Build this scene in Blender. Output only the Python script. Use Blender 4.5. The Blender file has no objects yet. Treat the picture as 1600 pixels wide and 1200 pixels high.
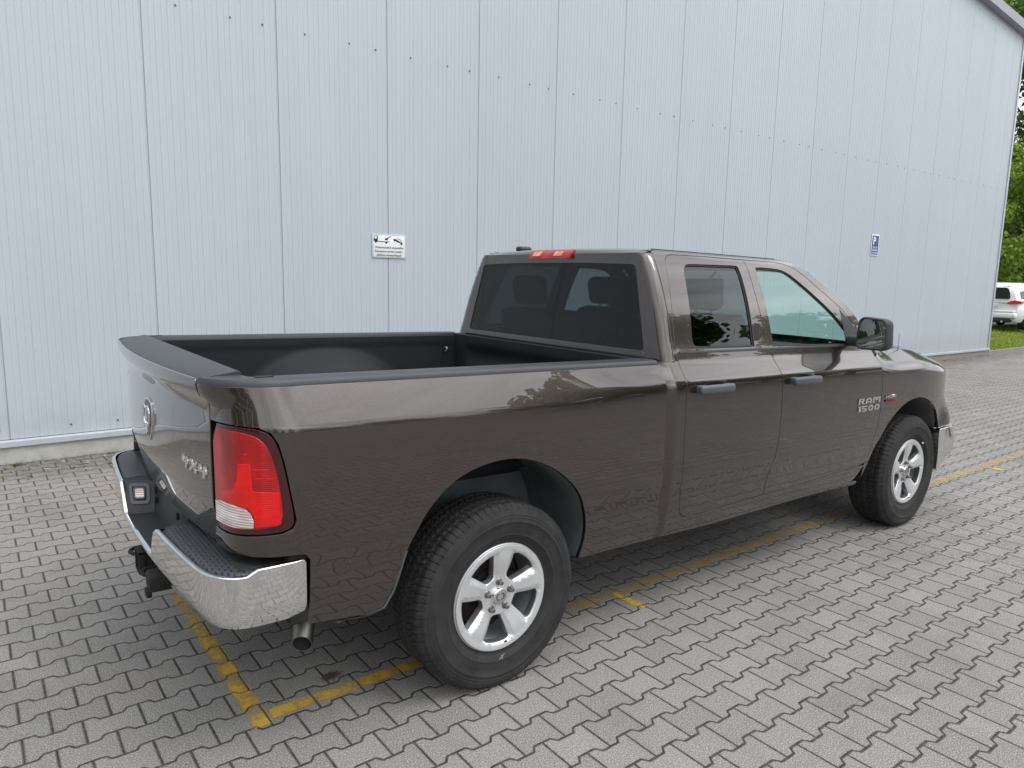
import bpy, bmesh, math, random, numpy as np
from mathutils import Vector, Matrix
from mathutils.geometry import delaunay_2d_cdt
random.seed(5); C=bpy.context.scene.collection; sc=bpy.context.scene
# ------------------------------------------------------------ camera
cam=bpy.data.cameras.new('camera'); cam.sensor_width=36; cam.lens=1121.82/1600*36; cam.clip_start=.05; cam.clip_end=2000
co=bpy.data.objects.new('camera',cam); C.objects.link(co)
Rr=((0.8002305,-0.59939449,0.01890487),(0.07491505,0.13119437,0.98852201),(0.59499486,0.78962921,-0.14988941))
co.matrix_world=Matrix(((Rr[0][0],Rr[1][0],-Rr[2][0],-1.67839),(Rr[0][1],Rr[1][1],-Rr[2][1],-3.23066),(Rr[0][2],Rr[1][2],-Rr[2][2],1.72108),(0,0,0,1)))
sc.camera=co
PA=0.0057144      # the hall, the paving and the stalls are turned this little against the truck
# ------------------------------------------------------------ sky and sun (bright overcast)
SUN_EL,SUN_AZ=math.radians(58),math.radians(-62)     # azimuth measured from +X towards +Y
w=bpy.data.worlds.new('World'); sc.world=w; w.use_nodes=True
nt=w.node_tree; nt.nodes.clear()
def N(nt,t,**k):
    n=nt.nodes.new(t)
    for a,b in k.items(): setattr(n,a,b)
    return n
out=N(nt,'ShaderNodeOutputWorld'); bg=N(nt,'ShaderNodeBackground')
sky=N(nt,'ShaderNodeTexSky'); sky.sky_type='NISHITA'; sky.sun_disc=False
sky.sun_elevation=SUN_EL; sky.sun_rotation=math.pi/2-SUN_AZ; sky.air_density=1.0; sky.dust_density=3.0
hs=N(nt,'ShaderNodeHueSaturation'); hs.inputs['Saturation'].default_value=.45
tc=N(nt,'ShaderNodeTexCoord'); mp=N(nt,'ShaderNodeMapping'); mp.inputs['Scale'].default_value=(1.3,1.3,3.2)
ns=N(nt,'ShaderNodeTexNoise'); ns.inputs['Scale'].default_value=1.6; ns.inputs['Detail'].default_value=7; ns.inputs['Roughness'].default_value=.58; ns.inputs['Distortion'].default_value=.4
cr=N(nt,'ShaderNodeValToRGB'); cr.color_ramp.elements[0].position=.32; cr.color_ramp.elements[0].color=(5.0,5.3,5.8,1); cr.color_ramp.elements[1].position=.68; cr.color_ramp.elements[1].color=(17.0,17.2,17.5,1)
mx=N(nt,'ShaderNodeMix',data_type='RGBA'); mx.inputs[0].default_value=.86
L=nt.links.new
L(tc.outputs['Generated'],mp.inputs[0]); L(mp.outputs[0],ns.inputs['Vector']); L(ns.outputs['Fac'],cr.inputs[0])
# the cloud cover is brightest round the hidden sun
gd=N(nt,'ShaderNodeVectorMath',operation='DOT_PRODUCT'); nv=N(nt,'ShaderNodeVectorMath',operation='NORMALIZE'); L(tc.outputs['Generated'],nv.inputs[0]); L(nv.outputs[0],gd.inputs[0])
gd.inputs[1].default_value=(math.cos(SUN_EL)*math.cos(SUN_AZ),math.cos(SUN_EL)*math.sin(SUN_AZ),math.sin(SUN_EL))
gm=N(nt,'ShaderNodeMapRange',interpolation_type='SMOOTHSTEP'); gm.inputs[1].default_value=.25; gm.inputs[2].default_value=1.; gm.inputs[3].default_value=.82; gm.inputs[4].default_value=2.3; L(gd.outputs['Value'],gm.inputs[0])
gv=N(nt,'ShaderNodeVectorMath',operation='SCALE'); L(cr.outputs[0],gv.inputs[0]); L(gm.outputs[0],gv.inputs['Scale'])
L(sky.outputs[0],hs.inputs['Color']); L(hs.outputs[0],mx.inputs[6]); L(gv.outputs[0],mx.inputs[7]); L(mx.outputs[2],bg.inputs[0]); L(bg.outputs[0],out.inputs[0])
bg.inputs[1].default_value=.105
sl=bpy.data.lights.new('sun','SUN'); sl.energy=1.1; sl.angle=math.radians(24); sl.color=(1,.97,.93)
so=bpy.data.objects.new('sun',sl); C.objects.link(so)
so.rotation_euler=Vector((-math.cos(SUN_EL)*math.cos(SUN_AZ),-math.cos(SUN_EL)*math.sin(SUN_AZ),-math.sin(SUN_EL))).to_track_quat('-Z','Y').to_euler()
sc.view_settings.view_transform='Standard'; sc.view_settings.look='None'; sc.view_settings.gamma=1; sc.view_settings.exposure=-0.12; sc.view_settings.use_curve_mapping=False
# ------------------------------------------------------------ material helpers
class T:
    """tiny node-tree builder"""
    def __init__(s,name):
        s.m=bpy.data.materials.new(name); s.m.use_nodes=True; s.t=s.m.node_tree; s.t.nodes.clear()
        s.o=N(s.t,'ShaderNodeOutputMaterial')
    def n(s,t,**k): return N(s.t,t,**k)
    def l(s,a,b): s.t.links.new(a,b)
    def val(s,v,sock):
        if hasattr(v,'is_linked'): s.l(v,sock)
        else: sock.default_value=v
    def math(s,op,a,b=0.,c=0.,clamp=False):
        n=s.n('ShaderNodeMath',operation=op); n.use_clamp=clamp
        s.val(a,n.inputs[0]); s.val(b,n.inputs[1]); s.val(c,n.inputs[2]); return n.outputs[0]
    def mix(s,f,a,b,mode='MIX'):
        n=s.n('ShaderNodeMix',data_type='RGBA',blend_type=mode); s.val(f,n.inputs[0])
        for v,i in((a,6),(b,7)):
            if not hasattr(v,'is_linked') and len(v)==3: v=(*v,1)
            s.val(v,n.inputs[i])
        return n.outputs[2]
    def obj(s): return s.n('ShaderNodeTexCoord').outputs['Object']
    def noise(s,sc_,det=3,rough=.5,vec=None,scale3=None,dist=0):
        v=vec if vec is not None else s.obj()
        if scale3:
            m=s.n('ShaderNodeMapping'); m.inputs['Scale'].default_value=scale3; s.l(v,m.inputs[0]); v=m.outputs[0]
        n=s.n('ShaderNodeTexNoise'); n.inputs['Scale'].default_value=sc_; n.inputs['Detail'].default_value=det; n.inputs['Roughness'].default_value=rough; n.inputs['Distortion'].default_value=dist
        s.l(v,n.inputs['Vector']); return n.outputs['Fac']
    def ramp(s,f,*st):
        r=s.n('ShaderNodeValToRGB'); e=r.color_ramp.elements
        while len(e)<len(st): e.new(.5)
        for i,(p,c) in enumerate(st): e[i].position=p; e[i].color=(c,c,c,1) if not hasattr(c,'__len__') else (*c,1)
        s.l(f,r.inputs[0]); return r.outputs[0]
    def sstep(s,x,a,b):
        n=s.n('ShaderNodeMapRange',interpolation_type='SMOOTHSTEP'); s.val(x,n.inputs[0]); n.inputs[1].default_value=a; n.inputs[2].default_value=b; return n.outputs[0]
    def bump(s,h,dist=.01,strength=1.,nrm=None):
        b=s.n('ShaderNodeBump'); b.inputs['Distance'].default_value=dist; b.inputs['Strength'].default_value=strength; s.l(h,b.inputs['Height'])
        if nrm: s.l(nrm,b.inputs['Normal'])
        return b.outputs[0]
    def bsdf(s,col=(.5,.5,.5),rough=.5,metal=0.,coat=0.,coatr=.03,nrm=None,**k):
        b=s.n('ShaderNodeBsdfPrincipled'); 
        s.val(col if hasattr(col,'is_linked') else (*col,1),b.inputs['Base Color']); s.val(rough,b.inputs['Roughness']); s.val(metal,b.inputs['Metallic'])
        b.inputs['Coat Weight'].default_value=coat; b.inputs['Coat Roughness'].default_value=coatr
        if nrm: s.l(nrm,b.inputs['Normal'])
        for a,v in k.items(): s.val(v,b.inputs[a.replace('_',' ')])
        return b.outputs[0]
    def end(s,sh): s.l(sh,s.o.inputs[0]); return s.m
MAT={}
def plain(name,col,rough=.5,metal=0.,coat=0.,var=.12,vs=6.,bmp=0.,bs=200.):
    t=T(name); n=t.noise(vs,4,.6)
    c=t.mix(t.ramp(n,(.3,0.),(.7,1.)),tuple(x*(1-var) for x in col),tuple(min(1,x*(1+var)) for x in col))
    nr=t.bump(t.noise(bs,3,.6),bmp) if bmp else None
    MAT[name]=t.end(t.bsdf(c,rough,metal,coat,nrm=nr)); return MAT[name]
# car paint: warm granite grey metallic under clear coat
t=T('paint'); fl=t.noise(900,2,.7); du=t.noise(2.2,5,.65)
c=t.mix(t.ramp(fl,(.4,0.),(.62,1.)),(.049,.038,.0345),(.104,.082,.0755))
t.dust=t.math('MULTIPLY_ADD',t.ramp(du,(.45,0.),(.8,1.)),.04,.22)
MAT['paint']=t.end(t.bsdf(c,t.dust,.85,1.0,.008,Coat_IOR=1.68))
plain('black_plastic',(.028,.030,.034),.5,bmp=.0006,bs=900)
plain('grey_plastic',(.078,.086,.100),.30,var=.08,bmp=.0006,bs=900)
plain('cap_plastic',(.040,.043,.049),.42,var=.07,bmp=.0005,bs=800)
plain('black_gloss',(.008,.008,.009),.16,coat=.2)
plain('rubber_seal',(.010,.010,.011),.55)
plain('under_black',(.012,.012,.012),.8,bmp=.002,bs=60)
plain('liner_grey',(.11,.123,.13),.55,var=.35,vs=3.5,bmp=.002,bs=40)
plain('bed_liner',(.0060,.0075,.0105),.72,var=.25,vs=4,bmp=.0012,bs=330)
plain('cloth',(.030,.031,.033),.85,bmp=.001,bs=500)
plain('cloth_light',(.20,.21,.21),.85,bmp=.001,bs=500)
plain('dash',(.045,.047,.050),.6)
plain('steel',(.24,.23,.22),.38,1.,var=.2,vs=30)
plain('rust',(.06,.045,.038),.7,.4,var=.4,vs=40)
plain('chrome',(.80,.80,.79),.055,1.,var=.02,vs=3)
plain('chrome_badge',(.78,.78,.78),.16,1.,var=.05,vs=30)
plain('alloy',(.74,.75,.76),.30,.6,.5,var=.04,vs=8)
plain('alloy_inner',(.55,.56,.57),.38,.6,var=.12,vs=8)
plain('white_plastic',(.82,.84,.85),.4,var=.03)
plain('ink_black',(.015,.015,.016),.5); plain('ink_blue',(.012,.062,.26),.4); plain('ink_white',(.85,.87,.88),.4); plain('red_badge',(.35,.03,.03),.3)
plain('white_paint',(.88,.90,.91),.25,coat=1.,var=.02)
plain('mirror_glass',(.75,.78,.79),.01,1.,var=.0)
plain('chalk',(.55,.55,.53),.9)
# tyre rubber with dust
t=T('tyre_rubber'); n=t.noise(14,5,.65); n2=t.noise(160,2,.5)
c=t.mix(t.ramp(n,(.35,0.),(.75,1.)),(.013,.013,.014),(.034,.032,.030))
MAT['tyre']=t.end(t.bsdf(c,.78,nrm=t.bump(n2,.001)))
# glass: tinted see-through pane with a fresnel reflection
def glass(name,tint,ior=1.5,rough=0.,boost=0.):
    t=T(name); tr=t.n('ShaderNodeBsdfTransparent'); tr.inputs[0].default_value=(*tint,1)
    gl=t.n('ShaderNodeBsdfGlossy'); gl.inputs['Roughness'].default_value=rough; gl.inputs[0].default_value=(.95,1,.98,1)
    f=t.n('ShaderNodeFresnel'); gg=t.n('ShaderNodeNewGeometry'); t.l(t.math('MULTIPLY_ADD',gg.outputs['Backfacing'],1/ior-ior,ior),f.inputs[0])
    nr=t.bump(t.noise(1.7,2,.5),.0025); t.l(nr,f.inputs['Normal']); t.l(nr,gl.inputs['Normal'])
    m=t.n('ShaderNodeMixShader'); t.val(t.math('ADD',f.outputs[0],boost,clamp=True),m.inputs[0]); t.l(tr.outputs[0],m.inputs[1]); t.l(gl.outputs[0],m.inputs[2])
    MAT[name]=t.end(m.outputs[0])
glass('glass_clear',(.70,.87,.82),1.5,boost=.01); glass('glass_privacy',(.13,.142,.162),1.45,boost=0.); glass('glass_wagon',(.05,.05,.055),1.6)
# lamp lenses: lit only by daylight
def lens(name,a,b,sc3,rough=.08,lines=900,amp=.12):
    t=T(name); o=t.obj(); s=t.n('ShaderNodeSeparateXYZ'); t.l(o,s.inputs[0])
    wv=t.math('SINE',t.math('MULTIPLY',s.outputs[2],lines)); n=t.noise(9,2,.5,scale3=sc3)
    f=t.math('ADD',t.math('MULTIPLY',wv,amp),t.ramp(n,(.38,0.),(.66,1.)),clamp=True)
    MAT[name]=t.end(t.bsdf(t.mix(f,a,b),rough,0.,.55,.01,nrm=t.bump(wv,.0007,.35)))
lens('lens_red',(.26,.0005,.004),(.50,.0005,.003),(1,1,.6)); lens('lens_red_bright',(.66,.0005,.0005),(.85,.001,.001),(1,1,2)); lens('lens_dark_red',(.035,.001,.003),(.06,.001,.004),(1,1,1),lines=60); lens('lens_white',(.50,.36,.35),(.95,.93,.91),(1,1,3),lines=700,amp=.6)
lens('lens_amber',(.80,.16,.07),(.95,.52,.26),(3,3,3))
# step pad: rows of raised dashes on dark plastic
t=T('step_pad'); o=t.obj(); s=t.n('ShaderNodeSeparateXYZ'); t.l(o,s.inputs[0])
y=t.math('MULTIPLY',s.outputs[1],30.); x=t.math('MULTIPLY',s.outputs[0],66.)
par=t.math('MODULO',t.math('ABSOLUTE',t.math('FLOOR',x)),2.)
fy=t.math('FRACT',t.math('ADD',y,t.math('MULTIPLY',par,.5))); fx=t.math('FRACT',x)
h=t.math('MULTIPLY',t.sstep(t.math('ABSOLUTE',t.math('SUBTRACT',fy,.5)),.30,.22),t.sstep(t.math('ABSOLUTE',t.math('SUBTRACT',fx,.5)),.26,.14))
MAT['step_pad']=t.end(t.bsdf(t.mix(h,(.050,.054,.062),(.016,.017,.020)),.45,nrm=t.bump(t.math('SUBTRACT',1.,h),.004,.8)))
# ---------- paving: distance to the nearest joint of the double-T paver bond (object space: paver frame)
PP_,QQ_,UA,V0=.1932,.1410,.0125,1.0979-.0705
def paver_nodes(t):
    o=t.obj(); s=t.n('ShaderNodeSeparateXYZ'); t.l(o,s.inputs[0])
    wob=t.noise(2.3,2,.5); 
    U=t.math('ADD',s.outputs[0],t.math('MULTIPLY_ADD',wob,.006,1.6494-.003)); V=t.math('ADD',s.outputs[1],t.math('MULTIPLY_ADD',wob,-.006,-V0+.003))
    up=t.math('ADD',t.math('DIVIDE',U,PP_),1000.); fr=t.math('FRACT',up)
    # trapezoid wave, +1 near the joint (fr=0), -1 in the middle
    tri=t.math('ABSOLUTE',t.math('SUBTRACT',fr,.5))          # .5 at the joint, 0 in the middle
    wv=t.math('MULTIPLY_ADD',t.sstep(tri,.185,.315),2*UA,-UA)
    vr=t.math('ADD',t.math('DIVIDE',V,QQ_),1000.); n=t.math('ROUND',vr)
    par=t.math('MODULO',n,2.); sg=t.math('MULTIPLY_ADD',par,2.,-1.)     # +1 odd boundary
    dv=t.math('SUBTRACT',t.math('MULTIPLY',t.math('SUBTRACT',vr,n),QQ_),t.math('MULTIPLY',sg,wv))
    row=t.math('SUBTRACT',n,t.math('LESS_THAN',dv,0.))
    rpar=t.math('MODULO',row,2.)
    uj=t.math('SUBTRACT',up,t.math('MULTIPLY',rpar,.5)); nj=t.math('ROUND',uj)
    dj=t.math('MULTIPLY',t.math('ABSOLUTE',t.math('SUBTRACT',uj,nj)),PP_)
    slope=t.math('MULTIPLY',t.sstep(t.math('ABSOLUTE',t.math('SUBTRACT',tri,.25)),.07,.02),.28)
    dw=t.math('MULTIPLY',t.math('ABSOLUTE',dv),t.math('SUBTRACT',1.,slope))
    d=t.math('MINIMUM',dw,t.math('ADD',dj,.0006))
    cell=t.n('ShaderNodeCombineXYZ'); t.l(t.math('FLOOR',uj,0.) if False else t.math('FLOOR',uj),cell.inputs[0]); t.l(row,cell.inputs[1])
    wn=t.n('ShaderNodeTexWhiteNoise',noise_dimensions='2D'); t.l(cell.outputs[0],wn.inputs['Vector'])
    return o,s,d,wn
t=T('pavers'); o,s,d,wn=paver_nodes(t)
edge=t.noise(70,3,.6); dd=t.math('ADD',d,t.math('MULTIPLY_ADD',edge,.004,-.002))
jm=t.sstep(dd,.0058,.0022)          # 1 in the joint
sp=t.noise(185,3,.9); sp2=t.noise(140,2,.7); big=t.noise(.55,4,.6); mid=t.noise(6,4,.6)
base=t.mix(wn.outputs[0],(.170,.163,.153),(.245,.236,.223))
base=t.mix(t.math('MULTIPLY',t.ramp(mid,(.35,0.),(.7,1.)),.35),base,(.19,.18,.172))
wn2=t.n('ShaderNodeSeparateColor'); t.l(wn.outputs[1],wn2.inputs[0])
base=t.mix(t.math('MULTIPLY',t.ramp(wn2.outputs[1],(.62,0.),(.95,1.)),.30),base,(.235,.195,.178))
base=t.mix(t.math('MULTIPLY',t.ramp(wn2.outputs[2],(.75,0.),(1.,1.)),.45),base,(.17,.172,.165))
lf=t.math('MULTIPLY',t.math('MULTIPLY',t.sstep(s.outputs[1],.3,2.6),t.sstep(s.outputs[0],2.,-1.)),.40)
base=t.mix(lf,base,(.25,.208,.188))
base=t.mix(t.math('MULTIPLY',t.ramp(big,(.45,0.),(.72,1.)),.25),base,(.30,.29,.275))
base=t.mix(t.ramp(sp,(.52,0.),(.66,1.)),base,(.64,.62,.585))
base=t.mix(t.ramp(sp,(.32,1.),(.47,0.)),base,(.060,.056,.052))
# grime along the foot of the hall wall, moss and crumbs
V=s.outputs[1]; wl=t.math('MULTIPLY',t.sstep(t.math('ADD',V,t.math('MULTIPLY',t.noise(3,5,.7),.9)),3.75,4.55),.8)
dirt=t.mix(t.ramp(t.noise(45,5,.75),(.4,0.),(.62,1.)),(.050,.042,.032),(.17,.15,.12))
base=t.mix(t.math('MULTIPLY',wl,t.ramp(t.noise(11,5,.7),(.36,.25),(.6,1.))),base,dirt)
st=t.ramp(t.noise(1.3,6,.75,dist=.6),(.50,0.),(.66,1.)); base=t.mix(t.math('MULTIPLY',st,.30),base,(.105,.098,.088))
st2=t.ramp(t.noise(9,5,.8),(.62,0.),(.74,1.)); base=t.mix(t.math('MULTIPLY',st2,.30),base,(.10,.09,.08))
# oil spot behind the wheel
def spot(u,v,r,sx=1.):
    a=t.math('MULTIPLY',t.math('SUBTRACT',s.outputs[0],u),sx); b=t.math('SUBTRACT',s.outputs[1],v)
    rr=t.math('SQRT',t.math('ADD',t.math('MULTIPLY',a,a),t.math('MULTIPLY',b,b)))
    return t.sstep(t.math('ADD',rr,t.math('MULTIPLY',t.math('SUBTRACT',t.noise(55,4,.8),.5),r*1.6)),r,r*.35)
base=t.mix(t.math('MULTIPLY',spot(-.56,-.48,.045,.7),.85),base,(.015,.013,.012))
col=t.mix(jm,base,t.mix(t.ramp(t.noise(30,3,.6),(.4,0.),(.65,1.)),(.026,.022,.017),(.085,.073,.055)))
hh=t.math('ADD',t.sstep(dd,.0025,.0085),t.math('MULTIPLY',sp,.10))
MAT['pavers']=t.end(t.bsdf(col,.86,nrm=t.bump(hh,.007,.9)))
def line_mat(name,colr,amt):
    t=T(name); o,s,d,wn=paver_nodes(t)
    jm=t.sstep(d,.0035,.0060); uv=t.n('ShaderNodeUVMap'); su=t.n('ShaderNodeSeparateXYZ'); t.l(uv.outputs[0],su.inputs[0])
    e=t.math('ABSOLUTE',t.math('SUBTRACT',su.outputs[1],.5))
    wob=t.noise(26,4,.7)
    ed=t.sstep(t.math('ADD',e,t.math('MULTIPLY_ADD',wob,.34,-.17)),.47,.24)
    wear=t.ramp(t.noise(6.5,5,.72),(.34,.06),(.60,1.)); gr=t.ramp(t.noise(330,3,.85),(.36,.25),(.56,1.))
    if hasattr(amt,'__len__'):
        a=t.math('MULTIPLY',t.math('MULTIPLY',ed,wear),t.ramp(su.outputs[0],*amt))
    else: a=t.math('MULTIPLY',t.math('MULTIPLY',ed,wear),amt)
    a=t.math('MULTIPLY',t.math('MULTIPLY',a,gr),jm)
    c=t.mix(t.ramp(t.noise(300,2,.7),(.4,0.),(.65,1.)),tuple(x*.75 for x in colr),colr)
    b=t.bsdf(c,.8); tr=t.n('ShaderNodeBsdfTransparent'); m=t.n('ShaderNodeMixShader'); t.l(a,m.inputs[0]); t.l(tr.outputs[0],m.inputs[1]); t.l(b,m.inputs[2])
    MAT[name]=t.end(m.outputs[0])
YEL=(.80,.50,.055)
line_mat('yellow_long',YEL,[(0.,1.4),(.035,1.3),(.055,.7),(.075,.55),(.12,.65),(.30,.55),(.45,.85),(.6,.8),(1.,.6)]); line_mat('yellow_cross',YEL,[(0.,1.5),(.13,1.3),(.2,1.),(.30,.6),(.36,.15),(1.,.03)]); line_mat('yellow_tick',YEL,1.7); line_mat('white_line',(.75,.74,.70),.8)
# metal cladding of the hall
t=T('cladding'); o=t.obj(); n=t.noise(.35,3,.5); st=t.noise(3,5,.6,scale3=(1,1,.12)); fine=t.noise(40,3,.6)
s_=t.n('ShaderNodeSeparateXYZ'); t.l(o,s_.inputs[0])
c=t.mix(t.ramp(n,(.35,0.),(.65,1.)),(.478,.530,.582),(.506,.556,.606))
c=t.mix(t.math('MULTIPLY',t.ramp(st,(.42,0.),(.72,1.)),.24),c,(.42,.47,.49))
pn=t.n('ShaderNodeTexWhiteNoise',noise_dimensions='1D'); t.l(t.math('FLOOR',t.math('DIVIDE',t.math('ADD',s_.outputs[0],50.235),1.2335)),pn.inputs['W'])
c=t.mix(t.math('MULTIPLY',pn.outputs[0],.05),c,(.40,.45,.49))
lo=t.math('MULTIPLY',t.sstep(t.math('ADD',s_.outputs[2],t.math('MULTIPLY',t.noise(8,4,.7),.5)),.85,.35),.30)
c=t.mix(lo,c,(.36,.38,.37))
MAT['cladding']=t.end(t.bsdf(c,.42,.0,nrm=t.bump(t.noise(2.2,2,.5,scale3=(1,1,.25)),.008,.6)))
plain('trim_metal',(.50,.53,.57),.45,.1,var=.06); plain('verge_metal',(.33,.33,.37),.5,.1,var=.08); plain('screw',(.17,.185,.20),.4,.6)
t=T('plinth_concrete'); n=t.noise(7,6,.7); s_=t.n('ShaderNodeSeparateXYZ'); t.l(t.obj(),s_.inputs[0])
c=t.mix(t.ramp(n,(.35,0.),(.7,1.)),(.42,.42,.385),(.56,.56,.52))
c=t.mix(t.math('MULTIPLY',t.sstep(t.math('ADD',s_.outputs[2],t.math('MULTIPLY',t.noise(14,4,.7),.12)),.10,.02),.75),c,(.20,.19,.15))
MAT['plinth']=t.end(t.bsdf(c,.9,nrm=t.bump(t.noise(90,4,.7),.003)))
plain('asphalt',(.055,.055,.056),.9,var=.25,vs=3,bmp=.004,bs=120)
plain('kerb_stone',(.30,.29,.27),.85,var=.2,vs=5,bmp=.003,bs=90)
plain('soil',(.075,.085,.035),.95,var=.3,vs=3,bmp=.02,bs=30)
t=T('grass_blade'); c=t.mix(t.noise(1.4,3,.6),(.20,.31,.02),(.44,.52,.06)); MAT['grass']=t.end(t.bsdf(c,.6,Subsurface_Weight=0.))
def leafmat(name,a,b):
    t=T(name); c=t.mix(t.ramp(t.noise(1.1,4,.6),(.3,0.),(.7,1.)),a,b); 
    p=t.n('ShaderNodeBsdfPrincipled'); t.l(c,p.inputs['Base Color']); p.inputs['Roughness'].default_value=.5
    tl=t.n('ShaderNodeBsdfTranslucent'); t.l(t.mix(.0,c,c),tl.inputs[0]); m=t.n('ShaderNodeMixShader'); m.inputs[0].default_value=.3; t.l(p.outputs[0],m.inputs[1]); t.l(tl.outputs[0],m.inputs[2]); MAT[name]=t.end(m.outputs[0])
leafmat('leaf',(.06,.13,.016),(.17,.28,.035)); leafmat('leaf_light',(.14,.26,.022),(.30,.44,.05)); leafmat('leaf_dark',(.030,.065,.012),(.08,.14,.022))
plain('bark',(.075,.058,.042),.9,var=.35,vs=12,bmp=.01,bs=30)

# ------------------------------------------------------------ mesh helpers
class MB:
    def __init__(s): s.v=[];s.f=[];s.sm=[];s.mi=[];s.uv={}
    def add(s,vs,fs,smooth=False,mi=0):
        b=len(s.v); s.v+=[tuple(v) for v in vs]
        for f in fs: s.f.append(tuple(b+i for i in f)); s.sm.append(smooth); s.mi.append(mi)
    def box(s,lo,hi,bev=0.,M_=None,mi=0):
        (x0,y0,z0),(x1,y1,z1)=lo,hi
        b=min(bev,.45*min(x1-x0,y1-y0,z1-z0))
        if b<=0:
            vs=[(x,y,z) for x in(x0,x1) for y in(y0,y1) for z in(z0,z1)]
            fs=[(0,1,3,2),(4,6,7,5),(0,4,5,1),(2,3,7,6),(0,2,6,4),(1,5,7,3)]
            if M_: vs=[M_@Vector(v) for v in vs]
            s.add(vs,fs,mi=mi); return
        bm=bmesh.new(); bmesh.ops.create_cube(bm,size=1)
        for v in bm.verts: v.co=Vector(((x0+x1)/2+v.co.x*(x1-x0),(y0+y1)/2+v.co.y*(y1-y0),(z0+z1)/2+v.co.z*(z1-z0)))
        bmesh.ops.bevel(bm,geom=list(bm.edges),offset=b,segments=3,affect='EDGES',profile=.5)
        bm.verts.index_update(); s.add([(M_@v.co if M_ else v.co) for v in bm.verts],[[v.index for v in f.verts] for f in bm.faces],True,mi); bm.free()
    def grid(s,rows,smooth=True,flip=False,close=False,mi=0):
        n=len(rows[0]); vs=[p for r in rows for p in r]; fs=[]
        for i in range(len(rows)-1):
            for j in range(n if close else n-1):
                k=(j+1)%n; a=(i*n+j,i*n+k,(i+1)*n+k,(i+1)*n+j); fs.append(a[::-1] if flip else a)
        s.add(vs,fs,smooth,mi)
    def tube(s,pts,r,seg=12,cap=True,mi=0):
        pts=[Vector(p) for p in pts]; R_=r if hasattr(r,'__len__') else [r]*len(pts); rows=[]; up=None
        for i,p in enumerate(pts):
            d=(pts[min(i+1,len(pts)-1)]-pts[max(i-1,0)]).normalized()
            if up is None: up=Vector((0,0,1)) if abs(d.z)<.9 else Vector((1,0,0))
            a=d.cross(up).normalized(); b=d.cross(a).normalized(); up=-b if False else up
            rows.append([p+(a*math.cos(t)+b*math.sin(t))*R_[i] for t in [2*math.pi*k/seg for k in range(seg)]])
        s.grid(rows,True,close=True,mi=mi)
        if cap:
            s.add(rows[0],[tuple(range(seg))],mi=mi); s.add(rows[-1],[tuple(range(seg))[::-1]],mi=mi)
    def revolve(s,prof,seg=48,axis='y',c=(0,0,0),smooth=True,flip=False,mi=0):
        rows=[]
        for r,h in prof:
            row=[]
            for k in range(seg):
                a=2*math.pi*k/seg
                if axis=='y': row.append((c[0]+r*math.cos(a),c[1]+h,c[2]+r*math.sin(a)))
                elif axis=='z': row.append((c[0]+r*math.cos(a),c[1]+r*math.sin(a),c[2]+h))
                else: row.append((c[0]+h,c[1]+r*math.cos(a),c[2]+r*math.sin(a)))
            rows.append(row)
        s.grid(rows,smooth,flip,close=True,mi=mi)
    def prism(s,poly,lo,hi,plane='xz',mi=0):
        # flat outline with thickness; plane xz -> thickness along y
        f={'xz':lambda a,b,h:(a,h,b),'xy':lambda a,b,h:(a,b,h),'yz':lambda a,b,h:(h,a,b)}[plane]
        n=len(poly); A=[f(a,b,lo) for a,b in poly]; B=[f(a,b,hi) for a,b in poly]
        s.add(A,[tuple(range(n))],mi=mi); s.add(B,[tuple(range(n))[::-1]],mi=mi)
        s.add(A+B,[(i,(i+1)%n,n+(i+1)%n,n+i) for i in range(n)],mi=mi)
    def build(s,name,mat,parent=None,flipy=False,sharp=None):
        me=bpy.data.meshes.new(name); vs=[(x,-y,z) for x,y,z in s.v] if flipy else s.v
        fs=[f[::-1] for f in s.f] if flipy else s.f
        me.from_pydata(vs,[],fs); me.polygons.foreach_set('use_smooth',s.sm)
        ms=mat if isinstance(mat,(list,tuple)) else [mat]
        for m in ms: me.materials.append(MAT[m])
        if len(ms)>1: me.polygons.foreach_set('material_index',s.mi)
        bm=bmesh.new(); bm.from_mesh(me); bmesh.ops.recalc_face_normals(bm,faces=bm.faces); bm.to_mesh(me); bm.free()
        if sharp: me.set_sharp_from_angle(angle=math.radians(sharp))
        o=bpy.data.objects.new(name,me); C.objects.link(o)
        if parent: o.parent=parent
        return o
def empty(name,loc=(0,0,0),rz=0.,label=None,cat=None,group=None,kind=None):
    o=bpy.data.objects.new(name,None); o.empty_display_size=.2; C.objects.link(o); o.location=loc; o.rotation_euler=(0,0,rz); tag(o,label,cat,group,kind); return o
def tag(o,label=None,cat=None,group=None,kind=None):
    for k,v in(('label',label),('category',cat),('group',group),('kind',kind)):
        if v: o[k]=v
    return o
def resample(poly,d,closed=True):
    out=[];n=len(poly)
    for i in range(n if closed else n-1):
        a=poly[i];b=poly[(i+1)%n];L_=math.hypot(b[0]-a[0],b[1]-a[1]);k=max(1,int(math.ceil(L_/d)))
        out+=[(a[0]+(b[0]-a[0])*j/k,a[1]+(b[1]-a[1])*j/k) for j in range(k)]
    if not closed: out.append(poly[-1])
    return out
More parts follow.
